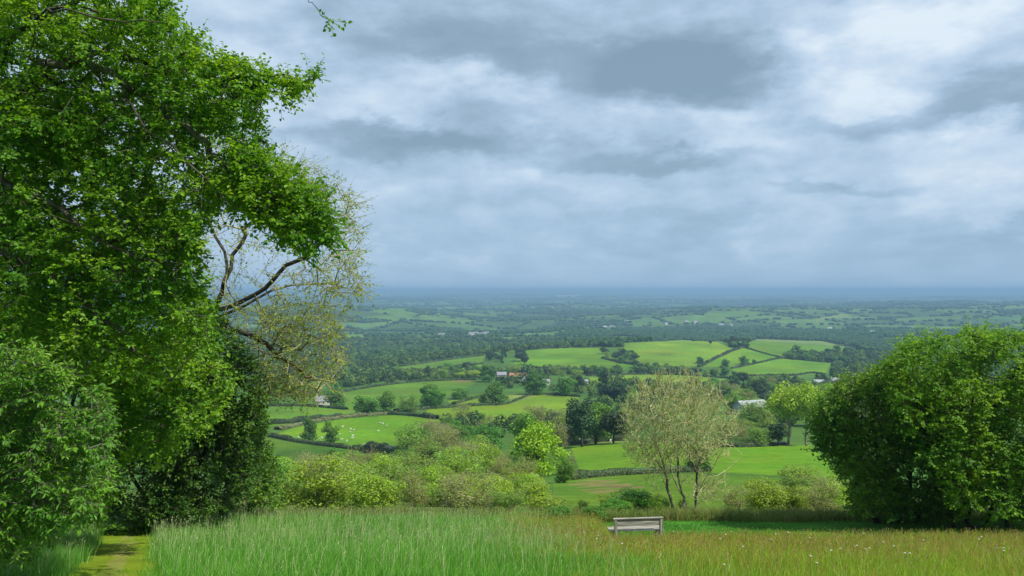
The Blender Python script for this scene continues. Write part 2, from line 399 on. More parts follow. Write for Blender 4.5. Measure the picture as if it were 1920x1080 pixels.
# ------------------------------------------------------------------ growing wood and leaves
def tubes(pos, par, rad, k=5, cut=0.0):
    idx = np.nonzero(par >= 0)[0]; idx = idx[rad[idx] >= cut]
    a = pos[par[idx]]; b = pos[idx]; ra = np.where(rad[par[idx]] < 0, rad[idx] * 1.3, np.minimum(rad[par[idx]], rad[idx] * 1.6)); rb = rad[idx]
    d = unit(b - a); ref = np.where(np.abs(d[:, 2:3]) > .9, np.array([[1., 0, 0]]), np.array([[0, 0, 1.]]))
    u = unit(np.cross(d, ref)); w = np.cross(d, u); th = np.arange(k) * 2 * math.pi / k
    ring = u[:, None] * np.cos(th)[None, :, None] + w[:, None] * np.sin(th)[None, :, None]
    n = len(idx)
    va = a[:, None] + ring * ra[:, None, None] - d[:, None] * (ra * .3)[:, None, None]; vb = b[:, None] + ring * rb[:, None, None]
    V = np.concatenate([va, vb], 1).reshape(-1, 3); base = np.arange(n)[:, None] * 2 * k; t = np.arange(k)[None]; tn = (t + 1) % k
    Fq = np.stack([base + t, base + tn, base + k + tn, base + k + t], -1).reshape(-1, 4)
    return V, Fq
def smooth_path(pts, n):
    pts = np.array(pts, float); t = np.linspace(0, len(pts) - 1, n); out = []
    for tt in t:
        i = min(int(tt), len(pts) - 2); f = tt - i
        p0 = pts[max(i - 1, 0)]; p1 = pts[i]; p2 = pts[i + 1]; p3 = pts[min(i + 2, len(pts) - 1)]
        out.append(.5 * ((2 * p1) + (-p0 + p2) * f + (2 * p0 - 5 * p1 + 4 * p2 - p3) * f * f + (-p0 + 3 * p1 - 3 * p2 + p3) * f ** 3))
    return np.array(out)
def grow(limbs, targets, seg=.4, jit=.12, tip=.004, pw=2.4, root_r=None, sag=0.0, up=0.0, r=None, bias=.25):
    """limbs: list of paths (first one starts at the base; others join the nearest node); targets: twig ends"""
    r = r or rng
    pos = []; par = []; plen = []
    def add_path(pts, start):
        last = start
        for p in pts:
            pos.append(p); par.append(last); plen.append(0 if last < 0 else plen[last] + np.linalg.norm(p - pos[last])); last = len(pos) - 1
        return last
    for n_, l in enumerate(limbs):
        l = np.array(l, float); m_ = max(4, int(np.linalg.norm(np.diff(l, axis=0), axis=1).sum() / seg)); q = smooth_path(l, m_)
        q[1:-1] += r.normal(0, jit * .35, q[1:-1].shape)
        if n_ == 0: add_path(q, -1)
        else:
            A = np.array(pos); k = int(np.argmin(np.linalg.norm(A - q[0], axis=1)))
            add_path(q if np.linalg.norm(A[k] - q[0]) > .05 else q[1:], k)
    A = np.array(pos); dd = np.array([np.min(np.linalg.norm(A - t, axis=1)) for t in targets])
    buf = np.zeros((len(pos) + len(targets) * 14, 3)); buf[:len(pos)] = A; pl = np.zeros(len(buf)); pl[:len(pos)] = plen; n0 = len(pos)
    ends = []
    for ti in np.argsort(dd):
        t = targets[ti]; A = buf[:n0]
        c = np.linalg.norm(A - t, axis=1) + bias * pl[:n0] * .25 + .6 * np.maximum(0, (A[:, 2] - t[2])) * up
        k = int(np.argmin(c)); d = t - A[k]; L_ = np.linalg.norm(d); m_ = int(min(12, max(1, round(L_ / seg)))); last = k
        off = r.normal(0, jit * L_ * .35 + 1e-4, 3)
        for q in range(1, m_ + 1):
            f = q / m_; p = A[k] + d * f + off * math.sin(f * math.pi) + r.normal(0, jit * .22, 3) * (q < m_)
            p[2] += sag * math.sin(f * math.pi) * L_
            buf[n0] = p; par.append(last); pl[n0] = pl[last] + L_ / m_; last = n0; n0 += 1
        ends.append(last)
    pos = buf[:n0]; par = np.array(par)
    s = np.zeros(n0); isl = np.ones(n0, bool); isl[par[par >= 0]] = False; s[isl] = tip ** pw
    for i in range(n0 - 1, 0, -1):
        if par[i] >= 0: s[par[i]] += s[i]
    rad = s ** (1 / pw)
    if root_r: rad = tip + (rad - tip) * (root_r - tip) / max(rad[0] - tip, 1e-6) if rad[0] > tip else rad
    return pos, par, rad, np.array(ends)
def twiglets(pos, par, ends, m, length, r=None, upw=.1, spread=.9):
    r = r or rng
    d = unit(pos[ends] - pos[par[ends]])
    b = np.repeat(pos[ends], m, 0); dir_ = unit(np.repeat(d, m, 0) + r.normal(0, spread, (len(b), 3)) + [0, 0, upw])
    L_ = length * r.uniform(.4, 1.2, (len(b), 1))
    return b, dir_, L_
def leaves_on(b, dir_, L_, k, ll, lw, r=None, droop=.25, fold=.25, flat=1.0):
    r = r or rng
    n = len(b); t = (np.arange(k) + .5) / k
    base = (b[:, None] + dir_[:, None] * L_[:, None] * (t[None, :, None] + r.uniform(-.1, .1, (n, k, 1)))).reshape(-1, 3)
    dd = np.repeat(dir_, k, 0); side = unit(np.cross(dd, [0, 0, 1.]) + 1e-6) * np.where(np.arange(n * k) % 2, 1, -1)[:, None]
    ax = unit(dd * .55 + side * .8 + r.normal(0, .35, base.shape) + [0, 0, -droop])
    nr = unit(np.array([0, 0, flat]) + r.normal(0, .45, base.shape) + .25 * dd)
    sd = unit(np.cross(ax, nr)); nr = np.cross(sd, ax)
    s = r.uniform(.65, 1.15, (len(base), 1)); l = ll * s; w = lw * s * .5
    base = base + ax * l * .12
    dn = -nr * w * fold
    v = np.stack([base, base + ax * l * .3 + sd * w * .95 - dn, base + ax * l * .68 + sd * w * .75 - dn, base + ax * l - nr * l * .12,
                  base + ax * l * .68 - sd * w * .75 - dn, base + ax * l * .3 - sd * w * .95 - dn], 1).reshape(-1, 3)
    i = np.arange(len(base))[:, None] * 6
    fc = np.concatenate([i + np.array([[0, 1, 2, 3]]), i + np.array([[0, 3, 4, 5]])])
    val = np.repeat(np.clip(r.normal(.5, .22, len(base)) + np.repeat(r.normal(0, .18, n), k), 0, 1), 6)
    return v, fc, val
def sample_px(poly, n, d0, d1, r=None, clump=None):
    """random points inside an outline given in photograph pixels, spread over a range of distances"""
    r = r or rng; a = np.array(poly, float); lo = a.min(0); hi = a.max(0); out = []
    while len(out) < n:
        q = r.uniform(lo, hi, (n * 2, 2)); q = q[in_poly(q[:, 0], q[:, 1], poly)]
        if clump is not None:
            cv = np.sin(q[:, 0] / clump + 2 * np.sin(q[:, 1] / clump / 1.3)) + np.sin(q[:, 1] / clump / .8 + 1.5 * np.sin(q[:, 0] / clump / .9))
            q = q[cv > r.uniform(-2.4, .6, len(q))]
        for p in q:
            out.append(P(p[0], p[1], r.uniform(d0, d1)))
            if len(out) >= n: break
    return np.array(out)
def plant(name, label, cat, base, limbs, targets, wood, leaf, tw=(4, .3), lv=(7, .07, .05), gk=None, tk={}, lk={}, group=None, k=6, seed=1, part='foliage', twig_r=.0025, wood_cut=0, branch_mat=None):
    r = np.random.default_rng(seed)
    base = np.array(base, float)
    pos, par, rad, ends = grow(limbs, targets, r=r, **(gk or {}))
    b, d, L_ = twiglets(pos, par, ends, tw[0], tw[1], r=r, **tk)
    root = empty(name, tuple(base)); tag(root, label, cat, group)
    thick = None
    if branch_mat:
        thick = mesh_np('trunk', *(lambda q: (q[0] - base, [q[1]]))(tubes(pos, par, rad, 8, .045)), smooth=True); link('trunk', thick, wood, root)
        rad = np.where(rad >= .045, -1, rad)
    V, Fq = tubes(pos, par, np.where(rad < 0, .045, rad) if branch_mat and False else rad, k, wood_cut)
    # small side twigs
    n = len(b); p2 = np.concatenate([b, b + d * L_]); pr = np.concatenate([np.full(n, -1), np.arange(n)]); r2 = np.full(2 * n, twig_r)
    V2, F2 = tubes(p2, pr, r2, 3)
    Vt = np.concatenate([V, V2]) - base; Ft = np.concatenate([Fq, F2 + len(V)])
    link('branches' if branch_mat else 'trunk', mesh_np('trunk', Vt, [Ft], smooth=True), branch_mat or wood, root)
    if lv:
        v, fc, val = leaves_on(b, d, L_, lv[0], lv[1], lv[2], r=r, **lk)
        link(part, mesh_np(part, v - base, [fc], val), leaf, root)
    return root

bark_silver = noise_mat('silvery_bark', (.12, .11, .08), (.36, .34, .26), 9, bump=.4)  # pale silvery bark of the yellow-green trees
bark_dark = noise_mat('dark_bark', (.025, .02, .014), (.075, .062, .045), 9, bump=.6, stretch=(1, 1, .3))
bark_moss = noise_mat('mossy_bark', (.022, .022, .012), (.10, .095, .06), 6, bump=.7, stretch=(1, 1, .5))
bark_grey = noise_mat('grey_bark', (.05, .045, .033), (.17, .155, .12), 7, bump=.6, stretch=(1, 1, .3))
bark_pale = noise_mat('pale_lichen_bark', (.20, .20, .07), (.56, .57, .28), 12, bump=.4)
bark_olive = noise_mat('olive_bark', (.14, .13, .06), (.34, .32, .17), 5, bump=.3)
lf_bright = leaf_mat('bright_leaf', (.08, .22, .009), (.18, .37, .012), .45, objvar=.0, patch=.7)
lf_beech = leaf_mat('fresh_leaf', (.065, .19, .009), (.18, .39, .012), .5, objvar=.0, patch=.8)
lf_elder = leaf_mat('blue_green_leaf', (.05, .165, .013), (.14, .34, .024), .4, objvar=.0, patch=1.0)
lf_shaded = leaf_mat('shaded_leaf', (.026, .085, .007), (.08, .20, .012), .4, objvar=.0, patch=.7)  # hawthorn leaf darkened to stand in for the canopy's shade
lf_olive = leaf_mat('olive_bud_leaf', (.19, .27, .02), (.31, .42, .03), .45, objvar=.0)
lf_haw = leaf_mat('hawthorn_leaf', (.04, .13, .008), (.12, .28, .012), .4, objvar=.0, patch=.6)
lf_mid = leaf_mat('oak_crown', (.05, .15, .010), (.11, .26, .014), .25, objvar=.22)
lf_lime = leaf_mat('lime_green_crown', (.15, .30, .003), (.26, .45, .005), .3, objvar=.1)
lf_yel = leaf_mat('yellow_green_crown', (.20, .33, .015), (.33, .48, .02), .3, objvar=.12)
lf_grey = leaf_mat('grey_green_crown', (.11, .21, .02), (.21, .35, .038), .3, objvar=.2)
lf_brn = leaf_mat('buff_crown', (.15, .20, .03), (.26, .33, .055), .2, objvar=.15)
lf_dk = leaf_mat('dark_crown', (.02, .055, .014), (.045, .10, .022), .15, objvar=.25)

ASK = lambda pts: [P(*p) for p in pts]
def near_trees():
    # the big overhanging tree
    base = np.array([-10.6, 13.2, float(H(-10.6, 13.2)) - .2])
    r = np.random.default_rng(11)
    limbs = [[base, base + [.2, 0, 2], P(-110, 480, 13), P(-60, 330, 12.8), P(0, 215, 12.5), P(60, 138, 12.1), P(130, 112, 12), P(200, 136, 12), P(270, 180, 12), P(340, 232, 12), P(400, 292, 11.9), P(460, 345, 11.8), P(530, 385, 11.8)],
             ASK([(-60, 330, 12.8), (40, 352, 12.3), (140, 415, 12), (230, 470, 12), (330, 505, 12)]),
             ASK([(200, 136, 12), (250, 190, 11.8), (300, 260, 11.6), (370, 330, 11.5), (440, 400, 11.4)]),
             ASK([(150, 110, 12), (250, 100, 12.4), (350, 135, 12.6), (440, 152, 12.7), (520, 148, 12.7), (600, 146, 12.8)]),
             ASK([(-60, 330, 12.8), (-30, 150, 12.8), (60, 40, 12.6), (180, -20, 12.4), (260, -80, 12)]),
             ASK([(-110, 480, 13), (40, 490, 12.6), (150, 560, 12.4), (240, 640, 12.2), (320, 715, 12)]),
             ASK([(-110, 480, 13), (0, 420, 14), (120, 430, 15), (260, 420, 15.5), (400, 470, 15.5)]),
             ASK([(60, 40, 12.6), (110, 20, 11.6), (230, 40, 11.2), (300, 25, 11)]),
             ASK([(260, -80, 12), (400, -130, 11.8), (530, -90, 11.6), (572, -10, 11.5), (588, 18, 11.5), (606, 32, 11.5)])]
    poly = [(-60, -60), (200, -60), (310, -5), (330, 55), (395, 95), (470, 128), (600, 138), (604, 152), (545, 172), (520, 190), (480, 205), (500, 245), (490, 275), (545, 320), (590, 370), (625, 410), (640, 455), (585, 470), (540, 462), (490, 420), (440, 385), (400, 395), (372, 440), (380, 540), (400, 640), (350, 700), (200, 700), (-60, 600)]
    T = [sample_px(poly, 1500, 11.4, 15, r, 34), sample_px([(-60, -60), (200, -60), (310, 0), (330, 60), (400, 110), (470, 140), (480, 220), (400, 260), (-60, 300)], 620, 11.6, 15.5, r), sample_px([(-60, 150), (200, 150), (420, 320), (520, 370), (380, 420), (300, 660), (-60, 640)], 560, 12, 16, r, 45),
         sample_px([(380, 110), (540, 135), (600, 140), (600, 152), (540, 170), (400, 190)], 60, 12.4, 12.9, r),
         sample_px([(420, 260), (600, 370), (640, 440), (580, 468), (440, 385)], 170, 11.5, 12.4, r), ASK([(615, 36, 11.5)])]
    plant('overhanging_tree', 'large leafy tree at the left edge arching its limbs across the sky over the path', 'tree', base, limbs, np.concatenate(T), bark_moss, lf_beech,
          tw=(5, .34), lv=(8, .070, .055), gk=dict(seg=.3, jit=.14, tip=.005, pw=2.3, root_r=.125), seed=12, lk=dict(flat=.8))
    # light hazel behind
    b = G(70, 1004); r = np.random.default_rng(13)
    T = np.concatenate([sample_px([(-120, 280), (150, 260), (320, 360), (370, 440), (390, 600), (360, 700), (300, 760), (150, 720), (-120, 700)], 1300, 17, 22, r, 40), sample_px([(170, 640), (400, 620), (440, 700), (400, 790), (300, 860), (210, 850)], 380, 19, 23, r, 24)])
    st = [[b + [dx, 0, -.2], b + [dx * 1.5, 0, 3], P(px, 560, 20), P(px2, 400, 20)] for dx, px, px2 in ((0, 80, 120), (-1, -20, -60), (.8, 170, 240), (1.2, 260, 360))]
    plant('hazel_tree', 'yellow green hazel tree filling the gap behind the arching limbs', 'tree', b, st, T, bark_dark, lf_bright,
          tw=(4, .42), lv=(7, .11, .085), gk=dict(seg=.5, jit=.2, tip=.006, root_r=.13), seed=14)
    # blue-green elder bottom left
    b = np.array([-9.3, 12.0, float(H(-9.3, 12.0))]); r = np.random.default_rng(15)
    T = sample_px([(-160, 640), (60, 650), (130, 700), (190, 745), (215, 790), (200, 840), (215, 900), (190, 950), (150, 965), (90, 985), (60, 1035), (-160, 1060)], 1150, 10.3, 12.8, r, 30)
    st = [[b, b + [.3, 0, 1.2], b + [.8, 0, 2.6]], [b + [-.3, 0, 0], b + [-.9, -.3, 1.5], b + [-1.2, -.5, 3.2]], [b + [.2, 0, 0], b + [1, -.4, .8], b + [1.8, -.6, 1.5]]]
    plant('elder_bush', 'blue green elder bush with long leaflets hanging over grass at bottom left', 'bush', b, st, T, bark_grey, lf_elder,
          tw=(4, .26), lv=(7, .08, .036), gk=dict(seg=.3, jit=.14, tip=.005, root_r=.07), tk=dict(upw=-.05), lk=dict(droop=.5), seed=16)
    # second, brighter bush behind it
    b = G(150, 1004); r = np.random.default_rng(17)
    T = sample_px([(-60, 560), (100, 590), (200, 660), (230, 760), (235, 860), (225, 960), (130, 985), (-60, 990)], 900, 19, 22.5, r, 30)
    plant('hawthorn_bush', 'bright green bush behind the elder left of the mown path', 'bush', b, [[b, b + [0, 0, 1.5], b + [.2, 0, 3.5]], [b, b + [-1, 0, 1.5], b + [-2, 0, 3.5]]], T, bark_dark, lf_bright,
          tw=(4, .32), lv=(7, .10, .07), gk=dict(seg=.4, jit=.15, tip=.006, root_r=.1), seed=18)
    # the dark tree at the end of the path
    b = G(300, 990); r = np.random.default_rng(19)
    T = np.concatenate([sample_px([(190, 650), (330, 640), (430, 680), (480, 740), (490, 830), (470, 900), (440, 940), (400, 962), (300, 975), (215, 978), (190, 900)], 1500, 26.5, 31, r, 26),
                        sample_px([(300, 600), (400, 580), (470, 660), (500, 760), (400, 800), (300, 760)], 450, 27, 30, r, 26)])
    plant('shady_hawthorn_tree', 'dark green hawthorn tree in deep shade where the path ends', 'tree', b, [[b, b + [.1, 0, 2.5], P(330, 780, 28.5), P(340, 680, 28.5)], [b, b + [1, 0, 2], P(420, 820, 28.5), P(440, 740, 28.5)], [b, b + [-1, 0, 2.], P(240, 800, 28.5)]], T, bark_dark, lf_shaded,
          tw=(4, .5), lv=(8, .12, .08), gk=dict(seg=.6, jit=.22, tip=.008, root_r=.16), seed=20)
    # the late oak with young olive leaves
    b = G(425, 985); r = np.random.default_rng(21)
    crown = [(400, 120), (440, 250), (520, 280), (600, 320), (668, 372), (680, 440), (665, 500), (690, 540), (640, 590), (645, 660), (630, 730), (560, 760), (490, 750), (470, 650), (420, 620), (370, 480), (330, 260)]
    T = np.concatenate([sample_px(crown, 520, 27, 34, r, 50), sample_px([(480, 570), (600, 575), (640, 600), (640, 700), (600, 745), (500, 750), (480, 660)], 240, 27.5, 32, r), sample_px([(520, 290), (600, 320), (676, 372), (684, 440), (668, 500), (694, 540), (620, 560), (560, 440)], 130, 28, 32, r)])
    st = [[b, P(430, 800, 31), P(402, 600, 30.8), P(425, 520, 30.6), P(455, 430, 30.6), P(480, 330, 30.6)], ASK([(410, 580, 30.8), (470, 560, 30), (540, 500, 29.5), (620, 420, 29)]),
          ASK([(402, 600, 30.8), (470, 570, 31), (560, 530, 32), (650, 540, 32)]), ASK([(425, 520, 30.6), (400, 430, 31), (390, 330, 31), (385, 200, 31)]),
          ASK([(402, 610, 30.8), (480, 640, 30), (540, 680, 29.6), (600, 720, 29.6)]), ASK([(455, 430, 30.6), (520, 370, 31), (580, 340, 31)])]
    plant('oak_tree', 'late oak with dark trunk and thin olive young leaves leaning out against the sky', 'tree', b, st, T, bark_dark, lf_olive,
          tw=(4, .8), lv=(3, .11, .07), gk=dict(seg=.6, jit=.26, tip=.009, root_r=.17, pw=2.2), tk=dict(spread=.8), seed=22, twig_r=.005, branch_mat=bark_olive)
    # olive bush at the right end of the shade
    b = G(455, 968); r = np.random.default_rng(23)
    T = sample_px([(400, 760), (470, 740), (500, 800), (520, 870), (520, 950), (400, 960)], 420, 32, 36, r, 24)
    plant('hawthorn_bush', 'olive green bush between the dark hawthorn and the scrub', 'bush', b, [[b, b + [0, 0, 2], b + [.3, 0, 4]]], T, bark_olive, lf_haw,
          tw=(4, .5), lv=(6, .14, .10), gk=dict(seg=.6, jit=.2, tip=.008, root_r=.1), seed=24)
    # right-hand trees
    b = G(1680, 982); r = np.random.default_rng(25)
    T = np.concatenate([sample_px([(1545, 738), (1600, 728), (1640, 705), (1700, 700), (1790, 760), (1800, 965), (1680, 972), (1600, 962), (1592, 900), (1530, 830), (1522, 790)], 1500, 28.5, 34, r, 26), sample_px([(1530, 750), (1560, 720), (1640, 690), (1660, 705), (1560, 760), (1530, 860)], 60, 29, 32, r)])
    st = [[b + [dx, 0, -.1], b + [dx * 2.2, 0, 1.8], b + [dx * 4, 0, 3.8]] for dx in (-.7, -.25, .2, .7)]
    plant('sallow_tree', 'low dark green tree at the right bulging left over the hillside', 'tree', b, st, T, bark_dark, lf_haw,
          tw=(5, .5), lv=(8, .105, .078), gk=dict(seg=.6, jit=.22, tip=.008, root_r=.16), seed=26)
    b = G(1850, 990); r = np.random.default_rng(27)
    T = np.concatenate([sample_px([(1655, 700), (1700, 655), (1750, 640), (1800, 628), (1880, 632), (1960, 630), (2090, 650), (2120, 940), (1980, 955), (1900, 975), (1800, 960), (1740, 860), (1690, 790)], 2300, 26.5, 33, r, 28), sample_px([(1640, 706), (1690, 648), (1750, 632), (1800, 622), (1900, 624), (1990, 630), (1960, 640), (1800, 642), (1700, 680), (1660, 730)], 110, 27, 31, r)])
    st = [[b + [dx, 0, -.1], b + [dx * 1.7, 0, 2], b + [dx * 3.2, 0, 5.2]] for dx in (-1.1, -.5, .1, .8, 1.5)]
    plant('field_maple_tree', 'tall bright green tree filling the right edge above the mown grass', 'tree', b, st, T, bark_dark, lf_bright,
          tw=(5, .55), lv=(9, .105, .078), gk=dict(seg=.6, jit=.22, tip=.008, root_r=.15), seed=28)
    # the almost bare, lichen-covered tree
    r = np.random.default_rng(29); D = 46
    b = G(1283, 956)
    T = []
    while len(T) < 950:
        q = r.uniform(-1, 1, 3)
        if .12 < np.linalg.norm(q) <= 1:
            px = 1272 + q[0] * 112; row = 806 - q[1] * 108
            if row > 868 and r.random() < .8: continue
            if row < 735 and abs(px - (1220 if px < 1270 else 1320)) > 45 and r.random() < .6: continue
            T.append(P(px, row, D + q[2] * 3.2))
    T += [P(r.uniform(1300, 1362), r.uniform(900, 940), D + r.uniform(-2, 2)) for _ in range(60)]
    T += [P(r.uniform(1215, 1255), r.uniform(860, 920), D + r.uniform(-2, 2)) for _ in range(30)]
    def stem(*p): return ASK([(a, c, D + e) for a, c, e in p])
    st = [stem((1261, 958, 0), (1254, 925, 0), (1247, 888, 0), (1238, 850, .3), (1228, 800, .5), (1215, 740, .5)),
          stem((1283, 958, .4), (1280, 930, .5), (1272, 895, .6), (1270, 850, .8), (1272, 800, 1), (1262, 740, 1.2)),
          stem((1303, 958, -.3), (1307, 925, -.3), (1305, 885, -.3), (1312, 850, -.3), (1325, 800, 0), (1330, 740, 0)),
          stem((1307, 925, -.3), (1325, 895, -.8), (1345, 860, -1), (1362, 815, -1)),
          stem((1247, 888, 0), (1228, 862, -.5), (1200, 830, -1), (1172, 800, -1.5)),
          stem((1280, 930, .5), (1262, 890, .3), (1250, 850, 0), (1246, 790, -.4)),
          stem((1305, 885, -.3), (1292, 850, -.8), (1290, 790, -1.2)), stem((1312, 850, -.3), (1345, 800, -.5), (1362, 760, -.6)), stem((1238, 850, .3), (1205, 790, .8), (1190, 745, 1)), stem((1270, 850, .8), (1290, 780, 1.4), (1300, 725, 1.5)), stem((1325, 895, -.8), (1365, 880, -.6), (1390, 850, -.4)), stem((1247, 888, 0), (1215, 870, .6), (1180, 855, 1))]
    plant('bare_tree', 'almost bare multi-stemmed tree with pale lichened twigs behind the bench', 'tree', b, st, np.array(T), bark_grey, lf_olive,
          tw=(4, .7), lv=(1, .10, .06), gk=dict(seg=.5, jit=.13, tip=.010, root_r=.12, pw=2.3, bias=.5), tk=dict(upw=.95, spread=.5), seed=30, twig_r=.009, branch_mat=bark_pale)
near_trees()

# ------------------------------------------------------------------ tree kinds for the middle distance (height 1, width 1)
def cards(c, nrm, size, r, ratio=.8):
    a = unit(np.cross(nrm, r.normal(0, 1, c.shape))); b = np.cross(nrm, a)
    s = size * r.uniform(.55, 1.35, (len(c), 1))
    v = np.stack([c - a * s, c + b * s * ratio + nrm * s * .2, c + a * s, c - b * s * ratio + nrm * s * .2], 1).reshape(-1, 3)
    return v, (np.arange(len(c))[:, None] * 4 + np.arange(4)[None])
def crown_kind(seed, n=3200, lobes=26, low=.16, size=.026, squash=1.0, shape='round', stemw=.03, twigs=0):
    r = np.random.default_rng(seed)
    cs = []
    for i in range(lobes):
        for _ in range(50):
            q = r.uniform(-1, 1, 3)
            if np.linalg.norm(q) <= 1: break
        q = q / max(np.linalg.norm(q), .01) * r.uniform(.35, .95)
        zc = low + (1 - low) * .5
        p = np.array([q[0] * .38, q[1] * .38, zc + q[2] * (1 - low) * .38])
        if low < .1 and i % 3 == 0: p = np.array([q[0] * .40, q[1] * .40, r.uniform(.08, .35)])
        if shape == 'cone': p[:2] *= 1.15 - p[2]
        if shape == 'tall': p[:2] *= .9
        cs.append((p, r.uniform(.10, .19) * (.75 if shape == 'cone' else 1)))
    per = n // lobes; Vs = []; Fs = []; off = 0; vals = []
    for p, rad in cs:
        d = unit(r.normal(0, 1, (per, 3))); rr_ = rad * r.uniform(.55, 1.08, (per, 1)) ** .7
        c = p + d * rr_ * [1, 1, .8]
        nr = unit(d + r.normal(0, .55, d.shape) + [0, 0, .25])
        v, f = cards(c, nr, size, r); Vs.append(v); Fs.append(f + off); off += len(v)
        vals.append(np.repeat(np.clip(r.normal(.5, .22, per) + r.uniform(-.15, .15), 0, 1), 4))
    crown = mesh_np('crown', np.concatenate(Vs), [np.concatenate(Fs)], np.concatenate(vals))
    T = np.array([p for p, _ in cs])
    pos, par, rad, ends = grow([[np.array([0, 0, -.03]), np.array([r.normal(0, .01), r.normal(0, .01), low]), np.array([r.normal(0, .03), r.normal(0, .03), low + .3])]], T, seg=.08, jit=.03, tip=.003, root_r=stemw, r=r)
    V, Fq = tubes(pos, par, rad, 6)
    if twigs:
        b, d, L_ = twiglets(pos, par, ends, twigs, .22, r=r, upw=.35, spread=.8); m_ = len(b)
        V2, F2 = tubes(np.concatenate([b, b + d * L_]), np.concatenate([np.full(m_, -1), np.arange(m_)]), np.full(2 * m_, .0016), 3)
        Fq = np.concatenate([Fq, F2 + len(V)]); V = np.concatenate([V, V2])
    return crown, mesh_np('trunk', V, [Fq], smooth=True)
KINDS = {}
def kind(name, cnt, mt, bark, **k):
    KINDS[name] = []
    for i in range(cnt):
        c, t = crown_kind(hash_(name) + i, **k); c.materials.append(mt); t.materials.append(bark); KINDS[name].append((c, t))
def hash_(s): return sum(ord(ch) * (i + 1) for i, ch in enumerate(s))
kind('oak', 4, lf_mid, bark_dark, n=5200, lobes=34, low=.08, size=.022, stemw=.03)
kind('oakdk', 3, lf_dk, bark_dark, n=4200, lobes=28, low=.1, size=.026)
kind('lime', 2, lf_lime, bark_dark, n=8500, lobes=44, low=.0, size=.018)
kind('yellow', 3, lf_yel, bark_silver, n=5200, lobes=40, low=.34, size=.018, stemw=.026)
lf_syel = leaf_mat('pale_green_shrub', (.16, .28, .014), (.28, .45, .022), .3, objvar=.15)
kind('shruby', 3, lf_syel, bark_olive, n=5200, lobes=40, low=.0, size=.016, twigs=5)
kind('shrubg', 4, lf_grey, bark_olive, n=5200, lobes=40, low=.0, size=.017, twigs=4)
kind('shrubb', 3, lf_brn, bark_olive, n=3600, lobes=44, low=.02, size=.012, twigs=14)
kind('green', 4, lf_mid, bark_dark, n=5200, lobes=38, low=.0, size=.019)
kind('conifer', 2, lf_dk, bark_dark, n=3200, lobes=30, low=.06, size=.024, shape='cone')
NT = {'n': 0}
def tree(kd, px, row, h, w, name, label, group=None, cat='tree', D=None, dy=0):
    """a tree of the given height and width in photograph pixels standing on the ground seen at (px,row)"""
    g = G(px, row) if D is None else np.array([(px - 960) / F * D, D, float(H((px - 960) / F * D, D))])
    hm = h / F * g[1]; wm = w / F * g[1]
    if D is not None: hm, wm = h, w
    c, t = KINDS[kd][NT['n'] % len(KINDS[kd])]; NT['n'] += 1
    o = empty(name, tuple(g)); tag(o, label, cat, group)
    wm *= 1.12; hm *= 1.06
    o.scale = (wm, wm, hm); o.rotation_euler = (0, 0, random.uniform(0, 6.28))
    a = bpy.data.objects.new('crown', c); C.objects.link(a); a.parent = o
    b = bpy.data.objects.new('trunk', t); C.objects.link(b); b.parent = o
    return o
